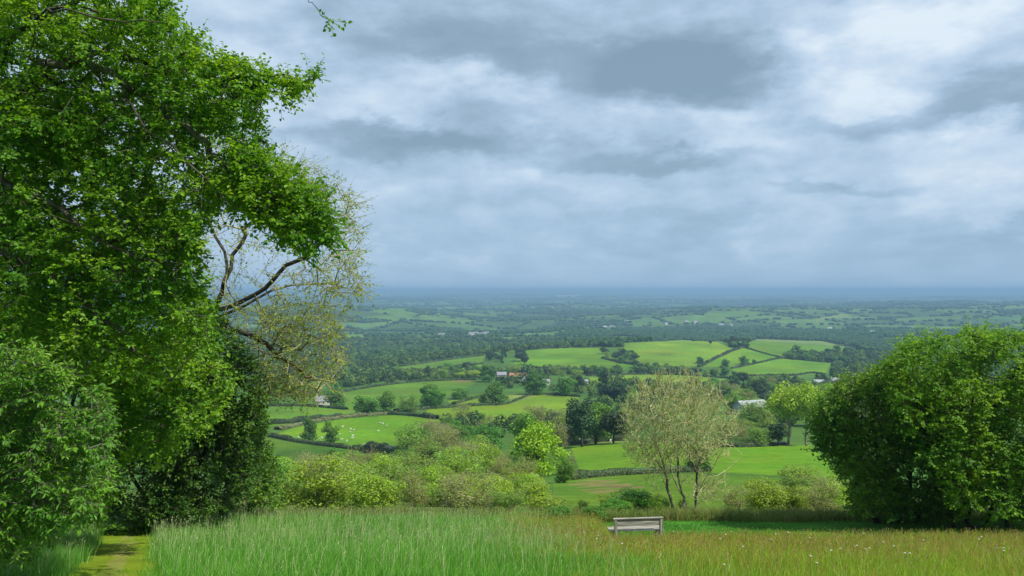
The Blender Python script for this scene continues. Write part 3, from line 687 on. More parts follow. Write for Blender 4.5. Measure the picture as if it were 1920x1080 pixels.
TREES = [  # kind, px, base row, height px, width px, name, label
    ('green', 520, 945, 92, 85, 'hawthorn_bush', 'dark green hawthorn bush at the left end of the scrub', 'bush'),
    ('shruby', 610, 957, 108, 150, 'sallow_bush', 'wide yellow green sallow bush with arching stems behind the tall grass', 'bush'),
    ('shruby', 700, 958, 82, 120, 'sallow_bush', 'lower yellow green sallow right of the wide arching one', 'bush'),
    ('green', 628, 893, 56, 66, 'young_ash_tree', 'leafy green tree rising behind the wide sallow bush', 'tree'),
    ('green', 676, 898, 54, 56, 'young_ash_tree', 'second leafy green tree behind the sallow, the right one', 'tree'),
    ('shrubg', 757, 900, 52, 74, 'willow_bush', 'rounded grey green willow at the corner of the dark field', 'bush'),
    ('shrubg', 768, 862, 70, 66, 'willow_bush', 'tall grey green thicket at the right end of the sheep field', 'bush'),
    ('green', 790, 858, 62, 60, 'alder_tree', 'soft green alder between the grey thicket and the bare grey tree', 'tree'),
    ('shrubb', 826, 862, 62, 80, 'grey_bare_tree', 'bare grey tree in front of the sheep field corner', 'tree'),
    ('green', 842, 830, 52, 62, 'alder_tree', 'fresh green tree just right of the sheep field', 'tree'),
    ('green', 868, 842, 44, 56, 'alder_tree', 'blue green tree left of the two lime green oaks', 'tree'),
    ('green', 912, 850, 58, 68, 'round_tree', 'round green tree with yellow right side beside the lime green oaks', 'tree'),
    ('oak', 990, 878, 104, 104, 'oak_tree', 'taller darker oak behind the lime green one', 'tree'),
    ('lime', 1010, 892, 102, 108, 'oak_tree', 'vivid lime green oak standing out in the scrub', 'tree'),
    ('shruby', 902, 905, 76, 84, 'sallow_bush', 'domed yellow sallow left below the lime green oak', 'bush'),
    ('shrubb', 944, 905, 60, 50, 'bare_bush', 'buff bare bush between the yellow dome and the lime green oak', 'bush'),
    ('shrubb', 880, 958, 78, 150, 'bare_bush', 'broad buff grey bare bush in the middle of the scrub', 'bush'),
    ('shruby', 790, 940, 76, 110, 'sallow_bush', 'yellow green bush left of the broad bare one', 'bush'),
    ('shrubg', 738, 945, 74, 90, 'willow_bush', 'grey green bush right of the arching sallow', 'bush'),
    ('shrubg', 690, 930, 60, 80, 'willow_bush', 'pale green bush half hidden behind the arching sallow', 'bush'),
    ('shrubg', 830, 905, 46, 90, 'willow_bush', 'pale green bush above the broad bare one', 'bush'),
    ('shrubb', 980, 925, 74, 60, 'bare_bush', 'buff bush below the lime green oak', 'bush'),
    ('green', 1058, 905, 50, 46, 'holly_bush', 'green bush at the left end of the field hedge', 'bush'),
    ('shrubb', 1072, 900, 46, 26, 'dead_tree', 'small dead tree on the field corner right of the lime oak', 'tree'),
    ('shruby', 1010, 958, 54, 120, 'gorse_bush', 'olive fuzzy bush in front of the rough grass', 'bush'),
    ('shrubg', 950, 960, 44, 90, 'willow_bush', 'low grey green bush between broad bare bush and olive bush', 'bush'),
    ('green', 1195, 958, 44, 110, 'bramble_bush', 'leafy bramble mound left of the bare tree foot', 'bush'),
    ('green', 1150, 962, 26, 70, 'bramble_bush', 'low bramble mound just behind the bench', 'bush'),
    ('green', 1052, 980, 34, 80, 'bramble_bush', 'dark bramble clump farthest left of the bench on the bank', 'bush'),
    ('green', 1112, 980, 34, 70, 'bramble_bush', 'dark bramble clump against the left end of the bench', 'bush'),
    ('green', 975, 978, 24, 90, 'bramble_bush', 'low dark bramble on the bank left of the two bench brambles', 'bush'),
    ('green', 236, 1000, 30, 110, 'nettle_clump', 'dark nettle clump closing the far end of the path', 'bush'),
    ('shruby', 1440, 966, 72, 110, 'sallow_bush', 'yellow green bush right of the bare tree', 'bush'),
    ('shrubb', 1385, 962, 56, 70, 'bare_bush', 'straggly buff bush at the right foot of the bare tree', 'bush'),
    ('shruby', 1495, 966, 60, 70, 'sallow_bush', 'small yellow green bush between two paler bushes', 'bush'),
    ('shrubb', 1545, 968, 62, 80, 'bare_bush', 'olive brown bush against the dark right-hand tree', 'bush'),
    ('oakdk', 1090, 838, 84, 62, 'oak_tree', 'dark soft oak left in the copse above the green field', 'tree'),
    ('green', 1118, 832, 90, 78, 'oak_tree', 'tallest green tree of the copse above the green field', 'tree'),
    ('oakdk', 1150, 832, 70, 60, 'oak_tree', 'dark tree right in the copse above the green field', 'tree'),
    ('shrubb', 1040, 838, 58, 60, 'bare_bush', 'buff grey tree between lime oak and copse', 'tree'),
    ('shrubb', 1005, 805, 50, 60, 'bare_bush', 'grey bare tree rising above the lime green oak', 'tree'),
    ('shrubb', 870, 795, 40, 46, 'bare_bush', 'faint bare tree on the edge of the bright upper field', 'tree'),
    ('green', 1068, 828, 40, 40, 'holly_tree', 'low green tree at the left foot of the copse', 'tree'),
    ('oak', 1310, 884, 62, 62, 'hawthorn_tree', 'olive hawthorn in the field hedge seen through the bare tree', 'tree'),
    ('yellow', 1478, 834, 112, 92, 'poplar_tree', 'yellow green tree with long bare pale trunk by the field edge', 'tree'),
    ('yellow', 1512, 836, 116, 76, 'poplar_tree', 'second yellow green tree, close right of the bare pale trunk', 'tree'),
    ('lime', 1548, 800, 84, 80, 'maple_tree', 'bright yellow green crown behind the two yellow trees', 'tree'),
    ('shrubg', 1420, 836, 36, 76, 'willow_bush', 'wide green bush left of the yellow trees', 'bush'),
    ('oakdk', 1458, 836, 44, 40, 'holly_bush', 'dark bush at the foot of the pale trunk', 'bush'),
    ('shrubg', 1420, 800, 56, 80, 'willow_tree', 'grey green tree below the grey roofed barn', 'tree'),
    ('green', 1376, 775, 42, 52, 'oak_tree', 'bright round tree left of the grey roofed barn', 'tree'),
    ('shrubb', 1590, 790, 60, 60, 'bare_bush', 'dull buff tree between yellow trees and the dark right-hand tree', 'tree'),
    ('oak', 580, 827, 46, 38, 'oak_tree', 'round tree on the hedge below the sheep field, left of the pair', 'tree'),
    ('oak', 620, 831, 42, 34, 'oak_tree', 'round tree on the hedge below the sheep field, right of the pair', 'tree'),
    ('oak', 630, 763, 36, 44, 'oak_tree', 'light green oak beside the small white cottage', 'tree'),
    ('oak', 688, 778, 42, 62, 'oak_tree', 'broad oak at the left of the hedgerow row of oaks', 'tree'),
    ('oak', 727, 771, 38, 42, 'oak_tree', 'oak with bare stem second in the hedgerow row of oaks', 'tree'),
    ('shrubg', 767, 772, 38, 44, 'ash_tree', 'greyish tree third in the hedgerow row of oaks', 'tree'),
    ('oak', 802, 762, 46, 44, 'oak_tree', 'rear left oak of the close pair on the long field', 'tree'),
    ('oak', 816, 765, 42, 50, 'oak_tree', 'front right oak of the close pair on the long field', 'tree'),
    ('oak', 929, 758, 44, 54, 'oak_tree', 'broad lone oak casting shadow on the bright upper field', 'tree'),
    ('shrubg', 905, 758, 24, 24, 'thorn_bush', 'small grey bush left of the broad lone oak', 'bush'),
    ('oak', 1001, 740, 46, 48, 'ash_tree', 'dark ash beside the white farm house', 'tree'),
    ('oak', 1062, 742, 42, 48, 'oak_tree', 'rounded green oak above the bright upper field', 'tree'),
    ('oakdk', 1085, 735, 34, 26, 'ash_tree', 'narrow dark tree right of the rounded oak', 'tree'),
    ('conifer', 1132, 733, 44, 36, 'cypress_tree', 'dark conical tree standing above the copse', 'tree'),
    ('oakdk', 1150, 752, 36, 60, 'oak_tree', 'wide dark oak in front of the conical tree', 'tree'),
    ('green', 862, 748, 22, 46, 'thorn_bush', 'clump of bushes right of the close oak pair', 'bush'),
    ('oak', 912, 716, 34, 44, 'oak_tree', 'oak left of the orange roofed farmhouse', 'tree'),
    ('yellow', 890, 712, 18, 32, 'laburnum_tree', 'small bright yellow tree left of the farmhouse', 'tree'),
    ('yellow', 862, 712, 15, 24, 'laburnum_tree', 'smaller yellow bush farther left of the farmhouse', 'tree'),
    ('conifer', 802, 706, 22, 18, 'cypress_tree', 'dark cypress standing in the farm trees left of the yellow bushes', 'tree'),
    ('conifer', 846, 706, 20, 14, 'cypress_tree', 'narrow dark cypress just left of the smaller yellow bush', 'tree'),
    ('oak', 1360, 690, 18, 20, 'oak_tree', 'left one of two lone oaks on the far triangular field', 'tree'),
    ('oak', 1394, 684, 18, 22, 'oak_tree', 'right one of two lone oaks on the far triangular field', 'tree'),
    ('oak', 1414, 681, 9, 10, 'oak_tree', 'tiny tree right of the two lone far oaks', 'tree'),
    ('oak', 1312, 682, 14, 20, 'oak_tree', 'small tree on the hedge right of the big round hill field', 'tree'),
    ('oak', 1494, 656, 10, 16, 'oak_tree', 'small dark tree on the pale ridge field, left one', 'tree'),
    ('oak', 1570, 657, 11, 15, 'oak_tree', 'small dark tree on the pale ridge field, right one', 'tree'),
    ('oak', 620, 700, 26, 34, 'oak_tree', 'green tree showing through the drooping oak twigs', 'tree'),
]
for t in TREES:
    tree(t[0], t[1], t[2], t[3], t[4], t[5], t[6], cat=t[7])
# belts of trees in the middle distance: group, where, outline, count, kinds, metres high
LOOK = {'oak': 'mid green round tree', 'oakdk': 'dark green tree', 'shrubg': 'soft grey green tree', 'green': 'full leafed bushy tree', 'conifer': 'dark pointed conifer',
        'shrubb': 'buff leafless tree', 'shruby': 'yellow green bushy tree', 'yellow': 'pale yellow tree'}
LOOKB = {'shrubg': 'grey green rounded bush', 'green': 'mid green leafy bush', 'shrubb': 'buff leafless bush', 'shruby': 'yellow green bush', 'oakdk': 'dark green bush'}
BELTS = [
    ('trees behind the farmhouse', 'in the belt around the farmhouse', [(640, 708), (760, 700), (900, 692), (960, 700), (1140, 700), (1140, 714), (960, 708), (900, 712), (760, 712), (640, 720)], 40, ['oak', 'oakdk', 'shrubg', 'green', 'oakdk'], (9, 14)),
    ('trees of the wood below the hill field', 'in the wood left below the round hill fields', [(905, 672), (945, 662), (985, 664), (985, 684), (920, 690)], 14, ['oakdk', 'conifer'], (11, 17)),
    ('trees along the foot of the hill fields', 'in the hedgerow below the hill fields', [(960, 698), (1150, 700), (1230, 694), (1300, 700), (1400, 706), (1400, 712), (1230, 702), (960, 704)], 34, ['oak', 'oakdk', 'shrubg', 'green'], (8, 13)),
    ('trees between the two hill fields', 'in the hedge between the two round hill fields', [(1120, 664), (1180, 660), (1200, 680), (1225, 692), (1190, 690), (1125, 672)], 24, ['oakdk', 'oak', 'shrubg'], (8, 13)),
    ('trees on top of the hill', 'on the crest above the round hill fields', [(1325, 645), (1400, 636), (1410, 648), (1385, 654)], 16, ['oakdk'], (8, 12)),
    ('trees of the wood right of the hill', 'in the wood right of the far triangular field', [(1470, 668), (1560, 664), (1640, 668), (1640, 684), (1560, 680), (1475, 674)], 30, ['oakdk', 'green', 'oak'], (9, 14)),
    ('trees in the valley right', 'in the valley wood beyond the bare tree', [(1165, 744), (1260, 728), (1350, 718), (1480, 718), (1640, 712), (1640, 760), (1500, 774), (1440, 772), (1340, 764), (1200, 772)], 84, ['oakdk', 'green', 'oak', 'oakdk', 'conifer', 'shrubg', 'shrubb'], (9, 14)),
    ('trees behind the left oak', 'in the belt showing behind the drooping oak', [(470, 730), (600, 722), (640, 728), (600, 745), (470, 752)], 14, ['green', 'oak', 'shrubg'], (7, 11)),
    ('trees below the barn', 'in the thicket left of the yellow trees', [(1340, 800), (1400, 785), (1480, 790), (1480, 826), (1420, 834), (1350, 828)], 12, ['green', 'shrubg', 'shrubb', 'shrubg'], (6, 9)),
    ('trees beside the copse', 'in the copse above the near green field', [(1020, 806), (1100, 795), (1180, 800), (1180, 820), (1100, 828), (1030, 834)], 14, ['green', 'oakdk', 'shrubg', 'shrubb'], (8, 12)),
    ('trees on the bright upper field edge', 'on the lower edge of the bright upper field', [(850, 790), (960, 790), (1060, 780), (1060, 800), (960, 812), (870, 806)], 10, ['shrubb', 'shrubg', 'shrubb', 'green'], (5, 8)),
]
SCRUB = [
    ('upper scrub bushes', 'in the scrub below the sheep field corner', [(745, 852), (800, 838), (860, 828), (900, 858), (960, 896), (1000, 908), (960, 914), (920, 912), (860, 900), (740, 890)], 44, ['shrubg', 'green', 'shruby', 'shrubg', 'shrubb'], (30, 54)),
    ('lower scrub bushes', 'in the tangled scrub beyond the tall grass', [(470, 925), (560, 905), (700, 905), (860, 908), (960, 930), (1070, 948), (1040, 958), (470, 958)], 70, ['shruby', 'shrubg', 'shrubb', 'shruby', 'shrubg', 'green'], (34, 74)),
    ('left scrub trees', 'on the slope left below the dark field', [(440, 900), (520, 892), (700, 892), (760, 900), (700, 912), (440, 915)], 12, ['shruby', 'green', 'shrubg'], (30, 52)),
    ('right scrub bushes', 'in the scrub right of the bare tree', [(1380, 935), (1480, 925), (1600, 930), (1600, 965), (1380, 962)], 16, ['shruby', 'shruby', 'shrubb', 'shrubg'], (34, 60)),
    ('low bushes behind the bench', 'low behind the bench under the bare tree', [(1080, 955), (1140, 948), (1240, 945), (1330, 955), (1330, 962), (1080, 962)], 14, ['green', 'shrubg', 'green', 'shruby'], (16, 34)),
]
for B_, is_b in ((BELTS, False), (SCRUB, True)):
    for gname, where, poly, n, kds, (h0, h1) in B_:
        r = np.random.default_rng(hash_(gname)); a = np.array(poly, float); c = 0; made = {}
        while c < n:
            q = r.uniform(a.min(0), a.max(0))
            if in_poly(q[0], q[1], poly):
                g = G(*q); hm = r.uniform(h0, h1) * (g[1] / F if is_b else 1); wm = hm * (r.uniform(1.1, 1.8) if is_b else r.uniform(.85, 1.35)); kd = kds[int(r.integers(len(kds)))]
                if not is_b: hm *= .85; wm *= .9
                if kd == 'conifer': wm *= .6
                look = (LOOKB if is_b else LOOK)[kd]
                nm = 'conifer_tree' if kd == 'conifer' else 'scrub_bush' if is_b else 'hedgerow_tree'
                made.setdefault(look, []).append((q[0], tree(kd, q[0], 0, hm, wm, nm, look + ' ' + where, look.rsplit(' ', 1)[0] + ' ' + gname, 'bush' if is_b else 'tree', D=g[1]))); c += 1
        for look, lst in made.items():
            lst.sort(key=lambda t: t[0]); m_ = len(lst); nth = ['leftmost', 'second from left', 'third from left', 'fourth from left', 'fifth from left', 'sixth from left', 'seventh from left']
            for i, (_, o) in enumerate(lst):
                if m_ == 1: continue
                if i == m_ - 1: o['label'] = 'rightmost ' + look + ' ' + where
                elif i < 3 or m_ <= 8: o['label'] = nth[i] + ' ' + look + ' ' + where
                else: o['label'] = 'inner ' + look + ' ' + where

# ------------------------------------------------------------------ hedges
hedge_m = leaf_mat('hedge_leaf', (.028, .055, .014), (.06, .10, .022), .1, objvar=.2)
hedge_b = leaf_mat('buff_hedge_leaf', (.10, .12, .04), (.16, .17, .06), .1, objvar=.1)
def hedge(pts, h, w, label, mt=None, seed=0, name='hedge'):
    """a clipped hedge following the ground along pixel points; h, w in metres"""
    r = np.random.default_rng(seed + 100)
    g = np.array([G(*p) for p in pts]); line = smooth_path(g, max(6, len(pts) * 8)); line[:, 2] = H(line[:, 0], line[:, 1])
    sl = np.linalg.norm(np.diff(line, axis=0), axis=1); Lh = sl.sum(); D = line[:, 1].mean(); s = D / F * 1.1
    n = int(min(9000, Lh * (w + 2 * h) / (s * s) * 1.0)) + 60
    cum = np.concatenate([[0], np.cumsum(sl)]); t = r.uniform(0, Lh, n)
    c = np.stack([np.interp(t, cum, line[:, i]) for i in range(3)], 1)
    tn = unit(np.gradient(line, axis=0)); td = unit(np.stack([np.interp(t, cum, tn[:, i]) for i in range(3)], 1)); sd = unit(np.cross(td, [0, 0, 1.]))
    hv = h * (.82 + .25 * np.sin(t / 7 + seed) * np.sin(t / 17) + .12 * np.sin(t / 2.1))
    ph = r.uniform(0, math.pi, n); ca = np.cos(ph); sa = np.abs(np.sin(ph)) ** .4
    c = c + sd * (ca * w / 2)[:, None] + np.stack([0 * hv, 0 * hv, hv * sa * r.uniform(.25, 1.02, n) ** .5], 1)
    nr = unit(sd * ca[:, None] + np.array([0, 0, 1.]) * sa[:, None] + r.normal(0, .5, c.shape))
    v, f = cards(c, nr, s * 1.3, r)
    # solid inside so no light leaks through
    k = len(line); q = line; sdl = unit(np.cross(tn, [0, 0, 1.])); hh = h * .72
    ring = np.stack([q - sdl * w * .36 - [0, 0, .3], q - sdl * w * .36 + [0, 0, hh * .8], q - sdl * w * .18 + [0, 0, hh], q + sdl * w * .18 + [0, 0, hh], q + sdl * w * .36 + [0, 0, hh * .8], q + sdl * w * .36 - [0, 0, .3]], 1)
    bv = ring.reshape(-1, 3); i = np.arange(k - 1)[:, None] * 6; j = np.arange(5)[None]
    bf = np.stack([i + j, i + j + 1, i + 6 + j + 1, i + 6 + j], -1).reshape(-1, 4)
    base = line[len(line) // 2].copy()
    V = np.concatenate([bv, v]) - base
    val = np.concatenate([np.full(len(bv), .3), np.repeat(np.clip(r.normal(.5, .25, n), 0, 1), 4)])
    o = link(name, mesh_np(name, V, [np.concatenate([bf, f + len(bv)])], val), mt or hedge_m); o.location = base
    tag(o, label, 'hedge'); return o
HEDGES = [
    ([(506, 818), (560, 829), (660, 842), (745, 852)], 2.0, 2.6, 'dark hedge below the sheep field carrying two round trees', hedge_m),
    ([(690, 848), (720, 851), (748, 854)], 4.5, 4, 'taller dark hedge end under the grey thicket', hedge_m),
    ([(520, 806), (600, 790), (680, 780), (740, 776)], 2.0, 4, 'broad pale hedge along the top of the sheep field', hedge_b),
    ([(730, 777), (780, 780), (820, 786)], 2.4, 3, 'dark hedge at the upper right of the sheep field', hedge_m),
    ([(740, 772), (800, 767), (870, 762), (930, 759)], 2.0, 3, 'hedge below the close oak pair', hedge_m),
    ([(505, 795), (560, 792), (640, 782)], 3.0, 3, 'bushy hedge under the left lowland field', hedge_m),
    ([(470, 762), (560, 761), (650, 768)], 1.6, 2.5, 'hedge beside the small white cottage', hedge_m),
    ([(595, 752), (640, 736), (760, 718), (850, 713), (892, 713)], 2.2, 3, 'long dark hedge along the top of the long field', hedge_m),
    ([(850, 758), (895, 746), (935, 740)], 1.5, 2.5, 'short hedge left of the broad lone oak', hedge_m),
    ([(930, 760), (955, 756), (985, 744), (1000, 740)], 1.2, 1.6, 'thin hedge right of the broad lone oak', hedge_m),
    ([(1000, 740), (1040, 740), (1085, 744)], 2.0, 3, 'hedge along the top of the bright upper field', hedge_m),
    ([(1050, 836), (1090, 832), (1130, 828), (1170, 826)], 2.0, 3.5, 'dark hedge along the top of the near green field', hedge_m),
    ([(1050, 826), (1110, 823), (1165, 820)], 1.2, 2, 'low hedge at the foot of the copse', hedge_m),
    ([(1330, 838), (1400, 838), (1470, 834)], 1.4, 2, 'low brown hedge left of the yellow trees', hedge_m),
    ([(1065, 900), (1120, 894), (1200, 889), (1262, 886), (1330, 884)], 1.5, 2.0, 'dark hedge between the near green field and the rough grass', hedge_m),
    ([(1130, 672), (1165, 680), (1195, 686), (1225, 694)], 3, 5, 'thick dark hedge between the two round hill fields', hedge_m),
    ([(1310, 688), (1340, 673), (1375, 657), (1400, 650)], 3, 4, 'hedge climbing the right side of the round hill field', hedge_m),
    ([(1395, 652), (1430, 662), (1465, 671)], 1.6, 3, 'hedge on the upper right of the far triangular field', hedge_m),
    ([(1372, 691), (1420, 681), (1465, 672), (1520, 677), (1560, 681)], 1.8, 3, 'hedge under the far triangular field', hedge_m),
    ([(1395, 706), (1440, 704), (1480, 705), (1520, 700), (1545, 702)], 2, 3, 'hedge below the lowest far hill field', hedge_m),
    ([(1100, 705), (1200, 702), (1290, 704), (1380, 710)], 1.8, 3, 'hedge along the thin bright strip field', hedge_m),
    ([(985, 656), (1050, 652), (1120, 651)], 2.4, 4, 'hedge on the crest of the left hill field', hedge_m),
    ([(1410, 634), (1480, 637), (1545, 640), (1615, 655)], 2, 4, 'hedge along the pale ridge field', hedge_m),
    ([(760, 698), (840, 690), (905, 682)], 2.6, 4, 'hedge below the slanting field left of the hill', hedge_m),
    ([(750, 687), (830, 676), (905, 667)], 2.4, 4, 'hedge above the slanting field left of the hill', hedge_m),
]
for i, (p, h, w, lb, mt) in enumerate(HEDGES): hedge(p, h, w, lb, mt, i)

# ------------------------------------------------------------------ far woods
def blobs(x, y, wr, hr, sub, seed):
    """many low crowns as one mesh"""
    import bmesh
    bm = bmesh.new(); bmesh.ops.create_icosphere(bm, subdivisions=sub, radius=1); bm.verts.ensure_lookup_table()
    bv = np.array([v.co[:] for v in bm.verts]); bf = np.array([[v.index for v in f.verts] for f in bm.faces]); bm.free()
    r = np.random.default_rng(seed); n = len(x)
    disp = 1 + r.normal(0, .17, (n, len(bv), 1)); v = bv[None] * disp
    v = v * np.stack([wr * r.uniform(.8, 1.3, n), wr * r.uniform(.8, 1.3, n), hr], 1)[:, None]
    z = H(x, y) + hr * .75
    v = v + np.stack([x, y, z], 1)[:, None]
    f = bf[None] + (np.arange(n) * len(bv))[:, None, None]
    val = np.repeat(np.clip(r.normal(.45, .3, n), 0, 1), len(bv)).reshape(n, -1) + r.normal(0, .12, (n, len(bv)))
    return v.reshape(-1, 3), f.reshape(-1, 3), val.ravel()
wood_m = leaf_mat('far_wood', (.024, .058, .015), (.038, .085, .021), 0, rough=.9, spec=.05, objvar=0)
def far_woods():
    r = np.random.default_rng(77)
    n = 170000
    az = np.radians(r.uniform(-37, 37, n)); D = np.exp(r.uniform(math.log(1250), math.log(14500), n))
    x = D * np.sin(az); y = D * np.cos(az)
    idc, ed = cells(x, y, 260.0); w = woodness(x, y)
    keep = (w > .85) & (r.random(n) < .75) | (ed < 7 + D * .0012) & (r.random(n) < .9) | (r.random(n) < .004)
    infield = np.zeros(n, bool)
    for c, wp, lo, hi in FW:
        infield |= in_poly(x, y, wp)
    keep &= ~infield
    x, y, D = x[keep], y[keep], D[keep]
    nearm = D < 3200
    s = r.uniform(3.6, 6.8, len(x)) * np.clip(D / 2200, 1., 3.6); h = r.uniform(3.6, 6.0, len(x)) * np.clip(D / 5000, 1, 1.15)
    v1, f1, a1 = blobs(x[nearm], y[nearm], s[nearm], h[nearm], 2, 5)
    v2, f2, a2 = blobs(x[~nearm], y[~nearm], s[~nearm], h[~nearm], 1, 6)
    o = link('distant_woodland', mesh_np('distant_woodland', np.concatenate([v1, v2]), [np.concatenate([f1, f2 + len(v1)])], np.concatenate([a1, a2])), wood_m)
    tag(o, 'far woods and hedgerows covering the vale to the horizon', 'woodland', kind='stuff')
    # mid-distance woods too dense to count
    X = []
    for poly, cnt in (([(470, 690), (640, 690), (760, 676), (900, 664), (960, 655), (1110, 644), (1110, 651), (985, 656), (905, 664), (750, 684), (640, 716), (470, 724)], 700),
                      ([(470, 640), (640, 632), (960, 630), (1160, 632), (1160, 643), (1000, 652), (900, 664), (740, 684), (470, 692)], 1500),
                      ([(640, 712), (740, 704), (740, 712), (640, 730)], 70),
                      ([(1560, 664), (1900, 660), (1900, 720), (1560, 712)], 520), ([(1180, 740), (1340, 722), (1640, 716), (1640, 745), (1340, 745)], 160),
                      ([(1085, 718), (1240, 718), (1260, 740), (1200, 765), (1090, 742)], 60), ([(1080, 752), (1200, 752), (1240, 790), (1180, 815), (1060, 790)], 55), ([(930, 716), (1090, 716), (1090, 738), (1000, 734), (940, 730)], 36),
                      ([(640, 704), (900, 698), (950, 702), (950, 711), (880, 710), (640, 722)], 150), ([(960, 696), (1150, 699), (1230, 693), (1300, 700), (1300, 703), (1180, 701), (960, 705)], 120),
                      ([(1600, 720), (1760, 716), (1760, 800), (1600, 830)], 110), ([(1390, 770), (1600, 765), (1600, 800), (1420, 800)], 40), ([(820, 790), (940, 796), (1060, 790), (1060, 812), (900, 826), (830, 812)], 40),
                      ([(1470, 668), (1560, 664), (1640, 668), (1640, 684), (1560, 680), (1475, 674)], 110)):
        a = np.array(poly, float); c = 0
        while c < cnt:
            q = r.uniform(a.min(0), a.max(0))
            if in_poly(q[0], q[1], poly):
                g = G(*q); c += 1
                if not any(in_poly(g[0], g[1], wp) for _, wp, _, _ in FW): X.append(g)
    X = np.array(X); 
    vs, fs, vals, off = [], [], [], 0
    for g in X:
        s_ = r.uniform(2.6, 6.4) * (.9 if g[1] > 700 else .62); m_ = 170
        d = unit(r.normal(0, 1, (m_, 3))); c = g + [0, 0, s_ * .8] + d * np.array([s_, s_, s_ * .95]) * r.uniform(.7, 1.05, (m_, 1))
        v, f = cards(c, unit(d + r.normal(0, .5, d.shape)), s_ * .19, r); vs.append(v); fs.append(f + off); off += len(v)
        vals.append(np.repeat(np.clip(r.normal(0, .14, m_) + r.uniform(0, 1) ** 1.6, 0, 1), 4))
    o = link('woodland', mesh_np('woodland', np.concatenate(vs), [np.concatenate(fs)], np.concatenate(vals)), lf_wood)
    tag(o, 'mass of mixed wood filling the dip left of and behind the hill fields', 'woodland', kind='stuff')
lf_wood = leaf_mat('mixed_wood_crowns', (.022, .065, .012), (.13, .22, .035), .15, objvar=0, rough=.8)
far_woods()

# ------------------------------------------------------------------ buildings and sheep
def flat_mat(name, c, rough=.8):
    return noise_mat(name, tuple(v * .85 for v in c), c, 1.5, rough, 4, .1)
M_white = flat_mat('white_render', (.5, .49, .46)); M_orange = flat_mat('orange_tiles', (.34, .15, .09)); M_slate = flat_mat('slate', (.22, .23, .26))
M_stone = flat_mat('buff_stone', (.45, .38, .27)); M_sheet = flat_mat('grey_sheet', (.33, .36, .38)); M_glass = flat_mat('dark_glass', (.03, .035, .04), .2)
def poly_obj(name, verts, faces, mt, parent):
    me = bpy.data.meshes.new(name); me.from_pydata([tuple(v) for v in verts], [], faces); me.update()
    return link(name, me, mt, parent)
def boxv(x0, x1, y0, y1, z0, z1):
    v = [(x, y, z) for x in (x0, x1) for y in (y0, y1) for z in (z0, z1)]
    f = [(0, 1, 3, 2), (4, 6, 7, 5), (0, 4, 5, 1), (2, 3, 7, 6), (0, 2, 6, 4), (1, 5, 7, 3)]
    return v, f
def house(px, row, L_, Wd, hw, hr, rot, wall, roof, name, label, windows=3, chim=True, group=None, cat='house', D=None):
    g = G(px, row) if D is None else np.array([(px - 960) / F * D, D, float(H((px - 960) / F * D, D))])
    o = empty(name, tuple(g)); o.rotation_euler = (0, 0, rot); tag(o, label, cat, group)
    l, w = L_ / 2, Wd / 2
    v = [(-l, -w, -1), (l, -w, -1), (l, w, -1), (-l, w, -1), (-l, -w, hw), (l, -w, hw), (l, w, hw), (-l, w, hw), (-l, 0, hw + hr), (l, 0, hw + hr)]
    poly_obj('wall', v, [(0, 1, 5, 4), (2, 3, 7, 6), (1, 2, 6, 9, 5), (3, 0, 4, 8, 7)], wall, o)
    e = .35; k = hr / w; rv = []; rf = []
    for s in (-1, 1):
        b0 = len(rv)
        for th in (.05, .25):
            rv += [(-l - e, s * (w + e), hw - k * e + th), (l + e, s * (w + e), hw - k * e + th), (l + e, 0, hw + hr + th), (-l - e, 0, hw + hr + th)]
        q = [(0, 1, 2, 3), (4, 5, 6, 7), (0, 1, 5, 4), (1, 2, 6, 5), (3, 0, 4, 7)]
        rf += [tuple(b0 + i for i in f) for f in q]
    rt = poly_obj('roof', rv, rf, roof, o)
    if chim:
        v, f = boxv(-l + .4, -l + 1.2, -.4, .4, hw + hr * .6, hw + hr + 1.1); poly_obj('chimney', v, f, wall, rt)
    for i in range(windows):
        cx = -l + L_ * (i + .5) / windows
        v, f = boxv(cx - .5, cx + .5, -w - .05, -w + .1, hw * .45, hw * .45 + 1.1); poly_obj('window', v, f, M_glass, o)
    return o
house(605, 759, 9, 6, 3, 3, .4, M_white, M_slate, 'cottage', 'small white gabled cottage left of the light green oak')
house(971, 711, 17, 7, 3, 3.2, .08, M_stone, M_orange, 'farmhouse', 'long farmhouse with orange tiled roof among trees', 4)
house(940, 708, 10, 6, 3.2, 2.6, .3, M_stone, M_slate, 'farm_building', 'pale stone building just left of the orange roof', 2)
house(988, 722, 7, 5, 4, 2.5, -.4, M_white, M_slate, 'white_house', 'white house half hidden left of the dark ash', 2)
house(1024, 722, 6, 5, 3.4, 2, .2, M_white, M_slate, 'white_house', 'white house just right of the dark ash', 2)
house(1093, 722, 9, 6, 3, 2, -.3, M_white, M_sheet, 'white_shed', 'low white shed right of the narrow dark tree', 2, False, cat='shed')
house(1408, 776, 16, 11, 4, 3.2, .35, M_sheet, M_sheet, 'barn', 'grey roofed barn left of the yellow trees', 0, False, cat='barn')
house(1572, 724, 15, 9, 4, 3.4, .2, M_stone, M_slate, 'slate_house', 'slate roofed house beyond the bright yellow green crown', 3)
house(1536, 722, 9, 5, 3, 1.8, -.2, M_white, M_sheet, 'white_shed', 'small white shed left of the slate roofed house', 1, False, cat='shed')
rr_ = np.random.default_rng(5)
